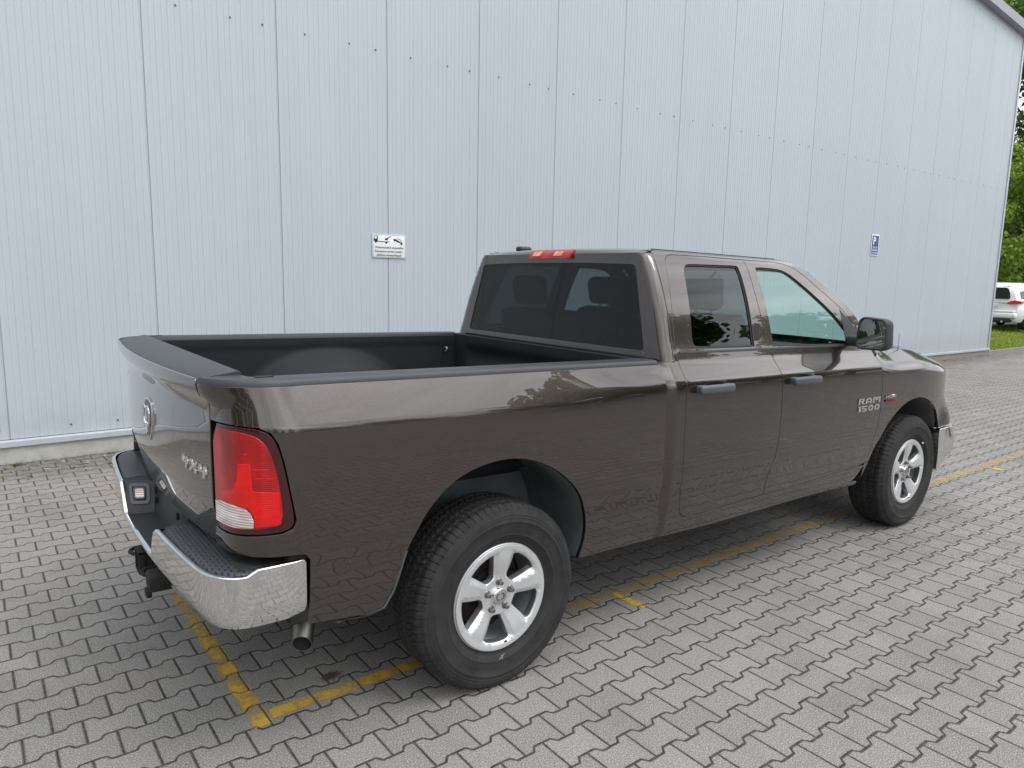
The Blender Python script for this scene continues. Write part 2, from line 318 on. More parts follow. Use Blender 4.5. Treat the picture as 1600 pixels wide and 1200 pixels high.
def chaikin(poly,n=2,closed=True,keep=()):
    """round the corners of an outline (keep: indices of corners left sharp)"""
    P_=[(p,(i in keep)) for i,p in enumerate(poly)]
    for _ in range(n):
        o=[];m=len(P_)
        for i in range(m):
            (p,k)=P_[i]
            if k or (not closed and i in(0,m-1)): o.append((p,True)); continue
            a=P_[i-1][0];b=P_[(i+1)%m][0]
            da=math.hypot(p[0]-a[0],p[1]-a[1]);db=math.hypot(p[0]-b[0],p[1]-b[1])
            fa=min(.25,.05/max(da,1e-6));fb=min(.25,.05/max(db,1e-6))
            o.append(((p[0]+(a[0]-p[0])*fa,p[1]+(a[1]-p[1])*fa),False)); o.append(((p[0]+(b[0]-p[0])*fb,p[1]+(b[1]-p[1])*fb),False))
        P_=o
    return [p for p,_ in P_]
def area(p): return .5*sum(p[i][0]*p[(i+1)%len(p)][1]-p[(i+1)%len(p)][0]*p[i][1] for i in range(len(p)))
def ccw(p): return p if area(p)>0 else p[::-1]
def offset(p,d):
    """offset a ccw outline outward by d"""
    n=len(p);o=[]
    for i in range(n):
        a=p[i-1];b=p[(i+1)%n];c=p[i]
        e1=(c[0]-a[0],c[1]-a[1]);e2=(b[0]-c[0],b[1]-c[1]);l1=math.hypot(*e1) or 1e-9;l2=math.hypot(*e2) or 1e-9
        n1=(e1[1]/l1,-e1[0]/l1);n2=(e2[1]/l2,-e2[0]/l2);m=(n1[0]+n2[0],n1[1]+n2[1]);q=max(.35,(m[0]**2+m[1]**2)/2)
        o.append((c[0]+m[0]/q*d,c[1]+m[1]/q*d))
    return o
def inside(pt,poly):
    x,y=pt;r=False;n=len(poly);j=n-1
    for i in range(n):
        xi,yi=poly[i];xj,yj=poly[j]
        if (yi>y)!=(yj>y) and x<(xj-xi)*(y-yi)/(yj-yi)+xi: r=not r
        j=i
    return r
def panel(name,poly,mapf,mat,parent=None,holes=(),step=.03,gap=.0025,depth=.02,hgap=0.,hdepth=.02,flip=False,edge=.0016,bstep=None,rows=(),round_=True,es=.008):
    """sheet-metal panel: outline (and holes) in the 2-D domain of mapf(s,t,off), exact normals, turned-in edges"""
    bs=bstep or step*.55
    P0=offset(ccw(resample(poly,bs)),-gap); H0=[offset(ccw(resample(h,bs)),hgap) for h in holes]
    def nrm(s,t):
        e=2e-3; a=Vector(mapf(s+es,t,0))-Vector(mapf(s-es,t,0)); b=Vector(mapf(s,t+e,0))-Vector(mapf(s,t-e,0)); n=a.cross(b)
        if n.length<1e-12: return Vector((0,-1,0))
        n.normalize(); return n if not flip else -n
    pts=[];edges=[]
    for lp in [P0]+H0:
        b=len(pts);pts+=lp;edges+=[(b+i,b+(i+1)%len(lp)) for i in range(len(lp))]
    nb=len(pts)
    xs=[p[0] for p in P0];ys=[p[1] for p in P0]
    B=np.array(pts)
    def okp(s_,t_,d=.7): return inside((s_,t_),P0) and not any(inside((s_,t_),h) for h in H0) and np.min(np.hypot(B[:,0]-s_,B[:,1]-t_))>bs*d
    ny=int((max(ys)-min(ys))/step)+1; tv=[min(ys)+step*(.5+j) for j in range(ny)]+list(rows)
    tv=sorted(tv); tv=[v for i_,v in enumerate(tv) if v in rows or not any(abs(v-r_)<step*.45 for r_ in rows)]
    for t_ in tv:
        s_=min(xs)+step*.5; prev=None
        while s_<max(xs):
            if okp(s_,t_,.45):
                pts.append((s_,t_))
                if prev is not None: edges.append((prev,len(pts)-1))
                prev=len(pts)-1
            else: prev=None
            s_+=step
    r=delaunay_2d_cdt([Vector(p) for p in pts],edges,[],0,1e-6)
    V2=[tuple(v) for v in r[0]]
    F=[]
    for f in r[2]:
        cx=sum(V2[i][0] for i in f)/len(f);cy=sum(V2[i][1] for i in f)/len(f)
        if inside((cx,cy),P0) and not any(inside((cx,cy),h) for h in H0):
            F.append(f if area([V2[i] for i in f])>0 else f[::-1])
    vs=[mapf(a,b,0.) for a,b in V2];ns=[nrm(a,b) for a,b in V2]
    if flip: F=[tuple(f)[::-1] for f in F]
    def flange(lp,sg,dep):
        n=len(lp);o1=offset(lp,sg*edge)
        b=len(vs)
        for p,q in zip(lp,o1):
            n0=nrm(*p); a=Vector(mapf(*q,0.))-Vector(mapf(*p,0.)); a=a.normalized() if a.length>1e-9 else n0
            vs.append(mapf(*p,0.));ns.append(n0)
            vs.append(mapf(*q,-edge));ns.append((a+n0*.25).normalized() if round_ else a)
            vs.append(mapf(*q,-edge*2.5));ns.append(a)
            vs.append(mapf(*q,-dep));ns.append(a)
        for i in range(n):
            j=(i+1)%n
            for k in range(3):
                q=(b+4*i+k,b+4*i+k+1,b+4*j+k+1,b+4*j+k); 
                if (sg<0)!=flip: q=q[::-1]
                F.append(q)
    if depth: flange(P0,1,depth)
    if hdepth:
        for h in H0: flange(h,-1,hdepth)
    me=bpy.data.meshes.new(name); me.from_pydata([tuple(v) for v in vs],[],[tuple(f) for f in F]); me.materials.append(MAT[mat])
    me.polygons.foreach_set('use_smooth',[True]*len(me.polygons))
    at=me.attributes.new('custom_normal','FLOAT_VECTOR','POINT'); at.data.foreach_set('vector',np.array([tuple(n) for n in ns],dtype=np.float32).ravel()); me.update()
    o=bpy.data.objects.new(name,me);C.objects.link(o)
    if parent: o.parent=parent
    return o
def text_mesh(txt,size,extr,bold=0.,shear=0.,align='LEFT',bev=0.,sp=1.):
    cu=bpy.data.curves.new('txt','FONT'); cu.body=txt; cu.size=size; cu.extrude=extr; cu.offset=bold; cu.shear=shear; cu.align_x=align; cu.bevel_depth=bev; cu.space_character=sp; cu.resolution_u=3
    ob=bpy.data.objects.new('txt',cu); C.objects.link(ob); bpy.context.view_layer.update()
    me=bpy.data.meshes.new_from_object(ob.evaluated_get(bpy.context.evaluated_depsgraph_get())); 
    vs=[tuple(v.co) for v in me.vertices]; fs=[tuple(p.vertices) for p in me.polygons]
    bpy.data.objects.remove(ob); bpy.data.curves.remove(cu); bpy.data.meshes.remove(me); return vs,fs
import math, numpy as np
RAKE=0.02
def pchip(tab):
    X=np.array([t[0] for t in tab],float);Y=np.array([t[1] for t in tab],float)
    h=np.diff(X);d=np.diff(Y)/h;m=np.zeros(len(X))
    for i in range(1,len(X)-1):
        if d[i-1]*d[i]>0:
            w1=2*h[i]+h[i-1];w2=h[i]+2*h[i-1];m[i]=(w1+w2)/(w1/d[i-1]+w2/d[i])
    m[0]=d[0];m[-1]=d[-1]
    def f(x):
        x=min(max(x,X[0]),X[-1]);i=min(max(int(np.searchsorted(X,x))-1,0),len(h)-1)
        t=(x-X[i])/h[i];a=t*t;b=a*t
        return (2*b-3*a+1)*Y[i]+(b-2*a+t)*h[i]*m[i]+(-2*b+3*a)*Y[i+1]+(b-a)*h[i]*m[i+1]
    return f
# half width of the body as a function of body height z'
_SZ=pchip([(.38,.915),(.46,.950),(.56,.975),(.66,.988),(.735,.996),(.755,1.001),(.80,1.006),(.95,1.009),(1.10,1.0075),(1.188,1.0035),(1.203,1.0005),
 (1.216,.9957),(1.25,.982),(1.30,.962),(1.345,.944),(1.375,.933),(1.40,.923),(1.60,.856),(1.80,.765),(1.845,.738),(1.87,.715),(1.90,.66)])
def bez(a,b,c,d,n):
    o=[]
    for i in range(n):
        t=i/n;u=1-t
        o.append((u**3*a[0]+3*u*u*t*b[0]+3*u*t*t*c[0]+t**3*d[0],u**3*a[1]+3*u*u*t*b[1]+3*u*t*t*c[1]+t**3*d[1]))
    return o
def _plan():
    W=-1.009
    r=[(-1.062-.053*(1-(y/.82)**2),y) for y in np.linspace(0,-.82,40)]
    p=r[:-1]+bez(r[-1],(-1.062+.0105,-.82-.085),(-1.015,W),(-.84,W),40)
    i0=len(p)
    p+=[(x,W) for x in np.linspace(-.84,3.5,60)][:-1]
    p+=bez((3.5,W),(3.9,W),(4.06,-.975),(4.20,-.89),40)+bez((4.20,-.89),(4.34,-.80),(4.50,-.55),(4.53,0),41)
    p=np.array(p);d=np.r_[0,np.cumsum(np.hypot(*np.diff(p,axis=0).T))]
    s=d-d[i0]-.84
    t=np.gradient(p,axis=0);t/=np.hypot(t[:,0],t[:,1])[:,None]
    n=np.stack([t[:,1],-t[:,0]],1)   # outward (travelling forward, right side)
    return s,p,n
PS,PP,PN=_plan()
def M(s,z,off=0.):
    """right-side body surface: s along the plan outline (= x on the flank), z body height, off = outward offset"""
    d=_SZ(z)-1.009
    k=1.0
    if s<-.84: k=1-min(1,(-.84-s)/.36)
    if s>3.3: 
        k=1-.1*min(1,(s-3.3)/.8)
    x=np.interp(s,PS,PP[:,0]);y=np.interp(s,PS,PP[:,1]);nx=np.interp(s,PS,PN[:,0]);ny=np.interp(s,PS,PN[:,1])
    if ny>-1e-9 and s<3: pass
    o=d*k+off
    return (x+nx*o,y+ny*o,z-RAKE*x)
# ------------------------------------------------------------ ground
def gz(u): return -.0095*(max(0,min(u,17)-3))
def rot(u,v): c,s_=math.cos(PA),math.sin(PA); return (u*c-v*s_,u*s_+v*c)
def sheet(name,us,vs,mat,dz=0.,kind='structure',uv=False):
    m=MB(); m.grid([[(u,v,gz(u)+dz) for u in us] for v in vs],True,flip=True)
    o=m.build(name,mat); o.rotation_euler=(0,0,PA)
    if kind: o['kind']=kind
    if uv:
        me=o.data; l=me.uv_layers.new(name='UVMap'); u0,u1,v0,v1=us[0],us[-1],vs[0],vs[-1]
        for lp in me.loops:
            p=me.vertices[lp.vertex_index].co; a,b=(p.x-u0)/(u1-u0),(p.y-v0)/(v1-v0)
            if (v1-v0)>(u1-u0): a,b=b,a
            l.data[lp.index].uv=(a,b)
    return o
ur=[-30,-10,0,3,5,8,11,14,17,20,24,60]
sheet('paved_yard',ur,[-40,-10,0,4.60],'pavers')
g=sheet('paved_yard',[-30,0,3,8,17,19.9],[4.60,6.0],'pavers',-.004)
lz=lambda v:gz(20)+(.118-gz(20))*max(0,min(1,(v-4.66)/2.9))
m=MB(); m.grid([[(u,v,lz(v)-.01) for u in (20.2,22,30,75)] for v in (4.66,5.4,6.5,7.6)],True,flip=True); o=m.build('lawn_soil','soil'); o.rotation_euler=(0,0,PA); o['kind']='structure'
m=MB(); m.grid([[(u,v,.115) for u in (20.5,60,400)] for v in (7.6,12.,14.5)],True,flip=True); o=m.build('service_road','asphalt'); o.rotation_euler=(0,0,PA); o['kind']='structure'
sheet('meadow',[-600,3,17,40,200,900],[-900,-300,-41,-40.9],'soil',-.05); m=MB(); m.grid([[(u,v,.10) for u in (20.5,60,400,900)] for v in (14.5,60,900)],True,flip=True); o=m.build('meadow','soil'); o.rotation_euler=(0,0,PA); o['kind']='structure'; sheet('meadow',[-600,3,17,19.5],[14.6,30,100,900],'soil',-.05)
sheet('meadow',[60.1,200,900],[-40.9,0,14.6],'soil',-.06); sheet('meadow',[-600,-200,-30.1],[-40.9,0,14.6],'soil',-.06)
m=MB(); k=[ (u,4.60,gz(u)) for u in (19.9,22,30,60)]
for a,b in zip(k[:-1],k[1:]):
    m.grid([[(p[0],p[1]+dv,p[2]+dz) for p in (a,b)] for dv,dz in((0,-.02),(0,.012),(.06,.012),(.06,-.02))],False)
o=m.build('lawn_edging','kerb_stone'); o.rotation_euler=(0,0,PA); o['kind']='structure'
m=MB()
for a,b in(((20.2,7.6),(75,7.6)),): 
    m.box((a[0],7.52,.05),(b[0],7.62,.16),.01)
o=m.build('road_kerb','kerb_stone'); o.rotation_euler=(0,0,PA); o['kind']='structure'
# painted stall lines, worn, on the pavers
def line(u0,u1,v0,v1,mat,label,dz=.0025):
    nu=[u0+(u1-u0)*i/12 for i in range(13)]
    o=sheet('parking_line',nu,[v0,v1],mat,dz,'structure',True); return o
line(-.86,22,-.655,-.555,'yellow_long','')
line(-.955,-.855,-.665,4.0,'yellow_cross','',.0031)
line(.995,1.075,-.82,-.60,'yellow_tick','',.0032); line(6.02,6.12,-.77,-.56,'yellow_tick','',.0032)
line(9.15,9.55,.55,.63,'white_line','',.0025)
# short lawn
rnd=random.Random(3); m=MB(); vs=[];fs=[]
for i in range(26000):
    u=20.3+rnd.random()**1.3*18; v=4.70+rnd.random()*2.86; h=.03+rnd.random()*.075; a=rnd.random()*3.14; wd=.006+.006*rnd.random(); lx,ly=rnd.gauss(0,.025),rnd.gauss(0,.025); z=lz(v)-.012
    b=len(vs); vs+=[(u-wd*math.cos(a),v-wd*math.sin(a),z),(u+wd*math.cos(a),v+wd*math.sin(a),z),(u+lx,v+ly,z+h)]; fs.append((b,b+1,b+2))
m.add(vs,fs,True); o=m.build('grass','grass'); o.rotation_euler=(0,0,PA); tag(o,'strip of short bright green grass beyond the hall corner','grass',kind='stuff')
m=MB(); rnd=random.Random(8)
for i in range(2200):
    u=-3+rnd.random()**1.2*22; v=4.27-abs(rnd.gauss(0,.24)); r=.003+.013*rnd.random()**3; z=gz(u)+.003
    p=[(u+r*math.cos(a+rnd.random()*.6)*(1+rnd.random()),v+r*math.sin(a),z+rnd.random()*r*.8) for a in (0,1.3,2.5,3.7,5.0)]
    m.add(p,[(0,1,2,3,4)],mi=rnd.choice((0,0,1,2)))
plain('crumb_light',(.42,.38,.30),.9,var=.3); plain('crumb_dark',(.06,.045,.03),.9); plain('moss',(.07,.085,.03),.95)
o=m.build('leaf_litter',['crumb_light','crumb_dark','moss']); o.rotation_euler=(0,0,PA); tag(o,'dry leaf crumbs and moss bits gathered along the foot of the hall','litter',kind='stuff')
# ------------------------------------------------------------ the hall
hall=empty('metal_clad_hall',(0,0,0),PA,'tall pale blue-grey ribbed metal hall on a low concrete plinth','building')
V=4.33; U1=20.08; U0=-.235-1.2335*12; PW=1.2335
def zb(u): return .212-.0095*max(0,u)*.9
def ztop(u): return 7.90+.080*(U1-u)
m=MB(); us=[];k=0
prof=[]
u=U0
while u<U1-.01:
    # one panel: seam groove, then 11 shallow ribs
    prof+=[(u,.0),(u+.0015,.011),(u+.0075,.011),(u+.009,.0)]
    n=11; w_=(PW-.012)/n
    for j in range(n):
        a=u+.010+j*w_
        prof+=[(a+.006,0),(a+.0105,.0036),(a+w_*.48,.0036),(a+w_*.48+.004,.0010),(a+w_*.56,.0010),(a+w_*.56+.004,.0036),(a+w_-.0085,.0036),(a+w_-.004,0)]
    u+=PW
prof=[p for p in prof if p[0]<U1]+[(U1,0)]
for zz0,zz1 in((zb,lambda u:4.2),(lambda u:4.2,ztop)):
    m.grid([[(a,V+d,zz0(a)) for a,d in prof],[(a,V+d,zz1(a)) for a,d in prof]],False)
m.add([(U1,V,zb(U1)),(U1,V+16,zb(U1)),(U1,V+16,7.9),(U1,V,7.9)],[(0,1,2,3)])
m.build('cladding','cladding',hall)
m=MB(); m.box((U0,V+.03,-.4),(U1-.02,V+.3,3.)); m.build('wall_core','under_black',hall)
m=MB(); P_=[(float(u),) for u in np.linspace(U0,U1-.01,40)]
m.grid([[(a[0],V-.030,z(a[0])) for a in P_] for z in (lambda u:-.5,lambda u:zb(u)-.058)],False)
m.grid([[(float(a[0]),V-.030+d,zb(float(a[0]))-.058) for a in P_] for d in (0,.3)],False)
m.add([(U1-.01,V-.03,-.5),(U1-.01,V+16,-.5),(U1-.01,V+16,zb(U1)-.058),(U1-.01,V-.03,zb(U1)-.058)],[(0,1,2,3)])
m.build('plinth','plinth',hall)
m=MB()
pr=[(.0,-.004),(-.052,-.004),(-.056,-.012),(-.056,-.058),(-.044,-.062),(0.0,-.062)]
m.grid([[(float(a[0]),V+d,zb(float(a[0]))+z) for a in P_] for d,z in pr],False); m.build('base_flashing','trim_metal',hall)
m=MB(); m.box((U1-.07,V-.024,zb(U1)),(U1+.014,V+.0,7.95),.004); m.box((U1,V-.02,zb(U1)),(U1+.016,V+.12,7.95),.004); m.build('corner_trim','trim_metal',hall)
m=MB(); a=-14.; zt=ztop
m.add([(x,y,zt(x)+dz) for x in (a,U1+.45) for y,dz in ((V-.16,-.02),(V-.16,.19),(V+.1,.21),(V+.1,-.02))],[(0,1,5,4),(1,2,6,5),(3,0,4,7),(4,5,6,7)]); m.build('roof_verge','verge_metal',hall)
m=MB(); m.add([(a,V-.1,zt(a)+.2),(U1+.45,V-.1,zt(U1+.45)+.2),(U1+.45,V+16,zt(U1+.45)+.2),(a,V+16,zt(a)+.2)],[(0,1,2,3)]); m.build('roof','verge_metal',hall)
sp=MB(); sp.revolve([(0.0,-.011),(.0050,-.010),(.0060,-.006),(.0065,-.003),(.0095,-.002),(.010,0)],14,'y'); s0=sp.build('screw','screw',hall)
pts=[]
for k in range(17):
    b=-.235+PW*k
    for d in(.30,.79,1.10):
        if b+d<U1-.1: pts.append((b+d,V,4.128+rnd.uniform(-.004,.004)))
for u_ in(-1.54,-1.0,-.62,-.15,.2): pts.append((u_,V,zb(0)+.085))
for i in range(8): pts.append((16.9+i*.38,V,ztop(16.9+i*.38)-.10-.10*(i%2)))
s0.location=pts[0]
for p in pts[1:]:
    c_=s0.copy(); C.objects.link(c_); c_.parent=hall; c_.location=p
# ---------------- tow-away sign
def flat(mb,poly,y0,th=.0006,mi=0): mb.prism(poly,y0-th,y0,'xz',mi)
ts=empty('tow_away_sign',(*rot(2.03,V-.004),0),PA,'white tow-away sign with a black tow truck pictogram on the hall wall','sign')
W_,Z0,Z1=.425,1.889,2.155
m=MB(); m.box((0,-.006,Z0),(W_,0.,Z1),.0015); m.build('sign_plate','white_plastic',ts)
m=MB()
for a,b in(((.006,Z0+.006),(W_-.006,Z0+.009)),((.006,Z1-.009),(W_-.006,Z1-.006)),((.006,Z0+.009),(.009,Z1-.009)),((W_-.009,Z0+.009),(W_-.006,Z1-.009))): m.box((a[0],-.0068,a[1]),(b[0],-.0060,b[1]))
m.build('border_line','ink_black',ts)
m=MB(); y=-.0062
X=lambda u:.020+(u-395)/720*.37; Z=lambda v:Z1-(v-285)/555*.255
def P2(*p): return ccw([(X(a),Z(b)) for a,b in p])
def disc(cx,cz,r,n=18): return [(X(cx)+r*math.cos(2*math.pi*i/n),Z(cz)+r*math.sin(2*math.pi*i/n)) for i in range(n)]
flat(m,P2((388,400),(490,395),(490,455),(650,460),(650,478),(485,475),(388,455)),y); flat(m,P2((465,330),(492,330),(492,400),(462,400)),y)
flat(m,P2((390,400),(400,345),(425,325),(470,325),(470,338),(430,340),(408,360),(404,400)),y)
flat(m,P2((660,430),(668,385),(740,378),(735,430)),y); flat(m,P2((690,392),(800,325),(818,335),(720,400)),y); flat(m,P2((650,460),(775,462),(775,478),(650,478)),y)
flat(m,disc(440,472,.014),y-.0002); flat(m,disc(695,488,.014),y-.0002)
flat(m,P2((868,385),(925,395),(1000,428),(1060,462),(1100,468),(1108,492),(1060,492),(985,470),(915,438),(872,410)),y)
flat(m,P2((930,395),(985,375),(1040,392),(1095,450),(1085,455),(1035,405),(985,388),(940,402)),y-.0001)
flat(m,disc(898,430,.009),y-.0002); flat(m,disc(1075,510,.012),y-.0002)
m.build('tow_truck_pictogram','ink_black',ts)
def text_part(name,txt,size,mat,parent,x,z,y,bold=.0,align='CENTER',width=None,extr=.0003,axis='x'):
    v,f=text_mesh(txt,size,extr,bold,align=align)
    xs=[p[0] for p in v]; k=1.
    if width: k=width/(max(xs)-min(xs)); c=(max(xs)+min(xs))/2; v=[((p[0]-c)*k,p[1],p[2]) for p in v]
    m=MB(); m.add([(x+p[0],y-p[2],z+p[1]) for p in v],f); return m.build(name,mat,parent)
text_part('sign_text','Widerrechtlich abgestellte',.034,'ink_black',ts,.212,1.995,-.0066,.0006,width=.365)
text_part('sign_text','Fahrzeuge werden kosten-',.034,'ink_black',ts,.212,1.952,-.0066,.0006,width=.355)
text_part('sign_text','pflichtig abgeschleppt!',.034,'ink_black',ts,.212,1.909,-.0066,.0006,width=.315)
ps=empty('parking_sign',(*rot(13.30,V-.004),0),PA,'small upright blue parking sign with a white letter P on the hall wall','sign')
m=MB(); m.box((0,-.008,2.262),(.31,0,2.695),.002); m.build('sign_plate','ink_white',ps)
m=MB(); m.box((.022,-.010,2.285),(.288,-.0075,2.672)); m.build('blue_field','ink_blue',ps)
text_part('letter','P',.21,'ink_white',ps,.115,2.495,-.0105,.006)
text_part('sign_text','Nur für',.060,'ink_white',ps,.155,2.415,-.0105,.001); text_part('sign_text','Besucher',.055,'ink_white',ps,.155,2.362,-.0105,.001)
text_part('sign_text','und Kunden',.046,'ink_white',ps,.155,2.310,-.0105,.001)
# ------------------------------------------------------------ trees
def tree(name,x,y,z,h,cr,n,ls,mat,label,group,seed,trunk=.22,low=.12,nb=26):
    rnd=random.Random(seed); t_=empty(name,(x,y,z),rnd.random()*6,label,'tree',group)
    m=MB(); top=Vector((rnd.uniform(-.5,.5),rnd.uniform(-.5,.5),h*.8))
    pts=[Vector((0,0,-.2))+(top-Vector((0,0,-.2)))*i/6+Vector((rnd.uniform(-.12,.12),rnd.uniform(-.12,.12),0))*(i>0) for i in range(7)]
    m.tube(pts,[trunk*(1-.13*i) for i in range(7)],9)
    cl=[]
    for i in range(nb):
        f=low+(1-low)*(i+.5)/nb; hz=h*f; R_=cr*math.sin(math.pi*min(1,max(.12,(f-low)/(1-low)*.9+.12)))**.6; a=i*2.4+rnd.uniform(-.4,.4); rr=R_*rnd.uniform(.45,.95)
        c=Vector((rr*math.cos(a),rr*math.sin(a),hz+rnd.uniform(-.04,.04)*h)); cl.append((c,cr*rnd.uniform(.26,.44)))
        s_=pts[min(6,max(1,int(f*6.2)))]; mid=(s_+c)/2+Vector((0,0,-.25))
        m.tube([s_,mid,c],[trunk*.32,trunk*.2,trunk*.06],6,cap=False)
    m.build('trunk','bark',t_)
    cl.append((Vector((0,0,h*.93)),cr*.32))
    vs=[];fs=[];tot=sum(r**2 for _,r in cl)
    for c,r in cl:
        # sub-clumps give light and dark masses
        sub=[(c+Vector((rnd.gauss(0,1),rnd.gauss(0,1),rnd.gauss(0,.75)))*r*.48,r*rnd.uniform(.28,.5)) for _ in range(7)]
        for _ in range(int(n*r*r/tot)):
            q,sr=rnd.choice(sub); d=Vector((rnd.gauss(0,1),rnd.gauss(0,1),rnd.gauss(0,1))).normalized(); p=q+d*sr*rnd.random()**.35
            nn=(d+Vector((rnd.gauss(0,.5),rnd.gauss(0,.5),rnd.gauss(.5,.5)))).normalized(); a=nn.orthogonal().normalized(); b=nn.cross(a); an=rnd.random()*6.28; a,b=a*math.cos(an)+b*math.sin(an),b*math.cos(an)-a*math.sin(an)
            s_=ls*rnd.uniform(.6,1.3); k=len(vs); vs+=[p-a*s_*.5,p+b*s_*.28-nn*s_*.06,p+a*s_*.6,p-b*s_*.28-nn*s_*.06]; fs.append((k,k+1,k+2,k+3))
    m=MB(); m.add(vs,fs,False); m.build('crown',mat,t_); return t_
G='tall trees behind the white car'
tree('broadleaf_tree',49,13.6,-.2,20,5.6,34000,.32,'leaf','tall mid green broadleaf tree rising directly above the white car',G,11)
tree('broadleaf_tree',56,18.6,-.2,22,6.0,15000,.36,'leaf_dark','darker tall tree behind, next to the hall corner trim',G,12)
tree('broadleaf_tree',62,13.0,-.2,21,6.0,15000,.36,'leaf_dark','dark tree at the right edge behind the mid green tree',G,13)
tree('leafy_bush',43.5,11.0,-.2,8.4,4.4,26000,.21,'leaf_light','light yellow-green bushy tree just over the roof of the white car','light green bushes behind the white car',14,trunk=.12,low=.03)
tree('leafy_bush',49.5,10.6,-.2,6.6,3.8,9000,.24,'leaf_light','second light green bush partly hidden by the nearer bush at the right edge','light green bushes behind the white car',15,trunk=.12,low=.03)
tp=None; rnd=random.Random(21)
for i,(x,y,s_) in enumerate([(-22,-44,.9),(-13,-47,1.1),(-3,-45,.8),(6,-49,1.15),(15,-45,1.),(24,-48,1.2),(33,-44,1.05),(42,-42,1.2),(52,-34,1.3),(-20,-17,1.),(13.5,-14.5,1.0),(16.8,-16,.95),(20.5,-15.5,1.08),(25,-13,.95),(-30,-8,1.),(-31,-1,1.2),(-29,5,1.05),(-27,-14,1.1)]):  # last four, unseen behind the tailgate, are added to darken rear glass reflections
    if tp is None:
        tp=tree('yard_tree',x,y,0,9.5,3.6,6500,.42,'leaf','tree across the yard, seen only as a reflection in the truck paint and windows','trees across the yard behind the camera',31,low=.1); t_=tp
    else:
        t_=tp.copy(); C.objects.link(t_); t_.location=(x,y,0); t_.rotation_euler=(0,0,rnd.random()*6)
        for ch in tp.children: c_=ch.copy(); C.objects.link(c_); c_.parent=t_
    t_.scale=(s_,s_,s_)
# ------------------------------------------------------------ white people carrier beyond the corner
wg=empty('parked_car',(27.65,7.23,.118),.02,'white people carrier with red tail lamps, seen from behind past the hall corner','car')
st=[ # x, half width, sill z, belt z, roof z, roof half width
 (0.02,.60,.42,1.00,1.50,.50),(0.10,.84,.34,1.00,1.62,.60),(.35,.915,.28,1.02,1.665,.63),(1.0,.935,.24,1.01,1.69,.64),(2.0,.94,.22,.99,1.69,.64),(2.9,.94,.22,.97,1.60,.61),(3.45,.935,.22,.97,1.25,.66),(3.9,.92,.24,.96,1.02,.70),(4.5,.86,.28,.84,.90,.62),(4.78,.66,.36,.66,.70,.45)]
rows=[]
for x,hw,sz,bz,rz,rw in st:
    h=[(hw*.90,sz),(hw*.985,sz+.14),(hw,(sz+bz)/2),(hw*.985,bz-.08),(hw*.955,bz)]+[(hw*.955+(rw-hw*.955)*f,bz+(rz-.06-bz)*f) for f in(.25,.5,.75,1.)]+[(rw*.9,rz-.02),(rw*.6,rz-.003),(rw*.3,rz+.004),(0,rz+.006)]
    rows.append([(x,-a,z) for a,z in h]+[(x,a,z) for a,z in h[-2::-1]])
m=MB(); m.grid(rows,True); m.add(rows[0],[tuple(range(len(rows[0])))],True); m.add(rows[-1],[tuple(range(len(rows[0])))],True)
m.build('body','white_paint',wg,sharp=50)
m=MB(); q=[(-.56,1.10),(-.60,1.13),(-.585,1.30),(-.52,1.46),(-.45,1.50),(.45,1.50),(.52,1.46),(.585,1.30),(.60,1.13),(.56,1.10)]; m.prism(q,-.004,.03,'yz'); m.build('rear_window','glass_wagon',wg)
for sy in(-1,1):
    m=MB(); q=[(sy*a,b) for a,b in((.50,.955),(.64,1.035),(.80,1.06),(.86,1.03),(.84,.95),(.70,.925),(.56,.925))]; m.prism(q,.0,.10,'yz')
    q=[(.03,sy*.80),(.35,sy*.925),(.05,sy*.85)]
    m.box((.05,min(sy*.80,sy*.935),.94),(.36,max(sy*.80,sy*.935),1.045),.02); m.build('tail_lamp','lens_red_bright',wg)
    m=MB(); q=[(sy*a,b) for a,b in((.50,.52),(.72,.545),(.74,.52),(.52,.50))]; m.prism(q,-.03,.02,'yz'); m.build('reflector','black_gloss',wg)
    m=MB(); q=[(1.15,1.06),(1.25,1.42),(2.55,1.46),(3.15,1.06)]; 
    fy=lambda z:.905-(z-1.0)*.42
    v_=[(a,sy*fy(b),b) for a,b in resample(q,.2)]; m.add(v_,[tuple(range(len(v_)))]); v2=[(a,sy*fy(b),b) for a,b in resample([(.35,1.12),(.42,1.36),(1.12,1.42),(1.04,1.08)],.2)]; m.add(v2,[tuple(range(len(v2)))]); m.build('side_window','glass_wagon',wg)
    for x in(.95,3.80):
        m=MB(); m.revolve([(.0,.0),(.24,.005),(.33,.02),(.335,.05),(.335,.2)],32,'y',(x,sy*.93,.335),flip=False) if sy<0 else m.revolve([(.0,.0),(.24,-.005),(.33,-.02),(.335,-.05),(.335,-.2)],32,'y',(x,sy*.93,.335)); wh=m.build('wheel','tyre',wg)
        m=MB(); m.revolve([(0,0),(.20,.0),(.215,.012)],28,'y',(x,sy*.938,.335)); m.build('rim','alloy_inner',wh)
m=MB(); m.box((-.10,-.84,.42),(.30,.84,.62),.06); m.box((-.075,-.80,.62),(.30,.80,.70),.05); m.build('rear_bumper','white_paint',wg)
m=MB(); m.box((-.085,-.66,.27),(.25,.66,.435),.05); m.build('lower_valance','black_plastic',wg)
m=MB(); m.box((-.06,-.27,.83),(.03,.27,.945),.004); pl_=m.build('licence_plate','ink_white',wg)
v,f=text_mesh('B C 770',.10,.001,.002,align='CENTER'); m=MB(); m.add([(-.0615-p[2],-p[0]*.98,.850+p[1]) for p in v],f); m.build('plate_text','ink_black',pl_)
m=MB(); m.box((-.012,-.5,.955),(.03,.5,.985),.006); m.build('chrome_strip','trim_metal',wg)
for y_ in(-.45,.45):
    m=MB(); m.tube([(.1,y_,.30),(-.09,y_,.30)],.04,14); m.build('exhaust_tip','chrome',wg)
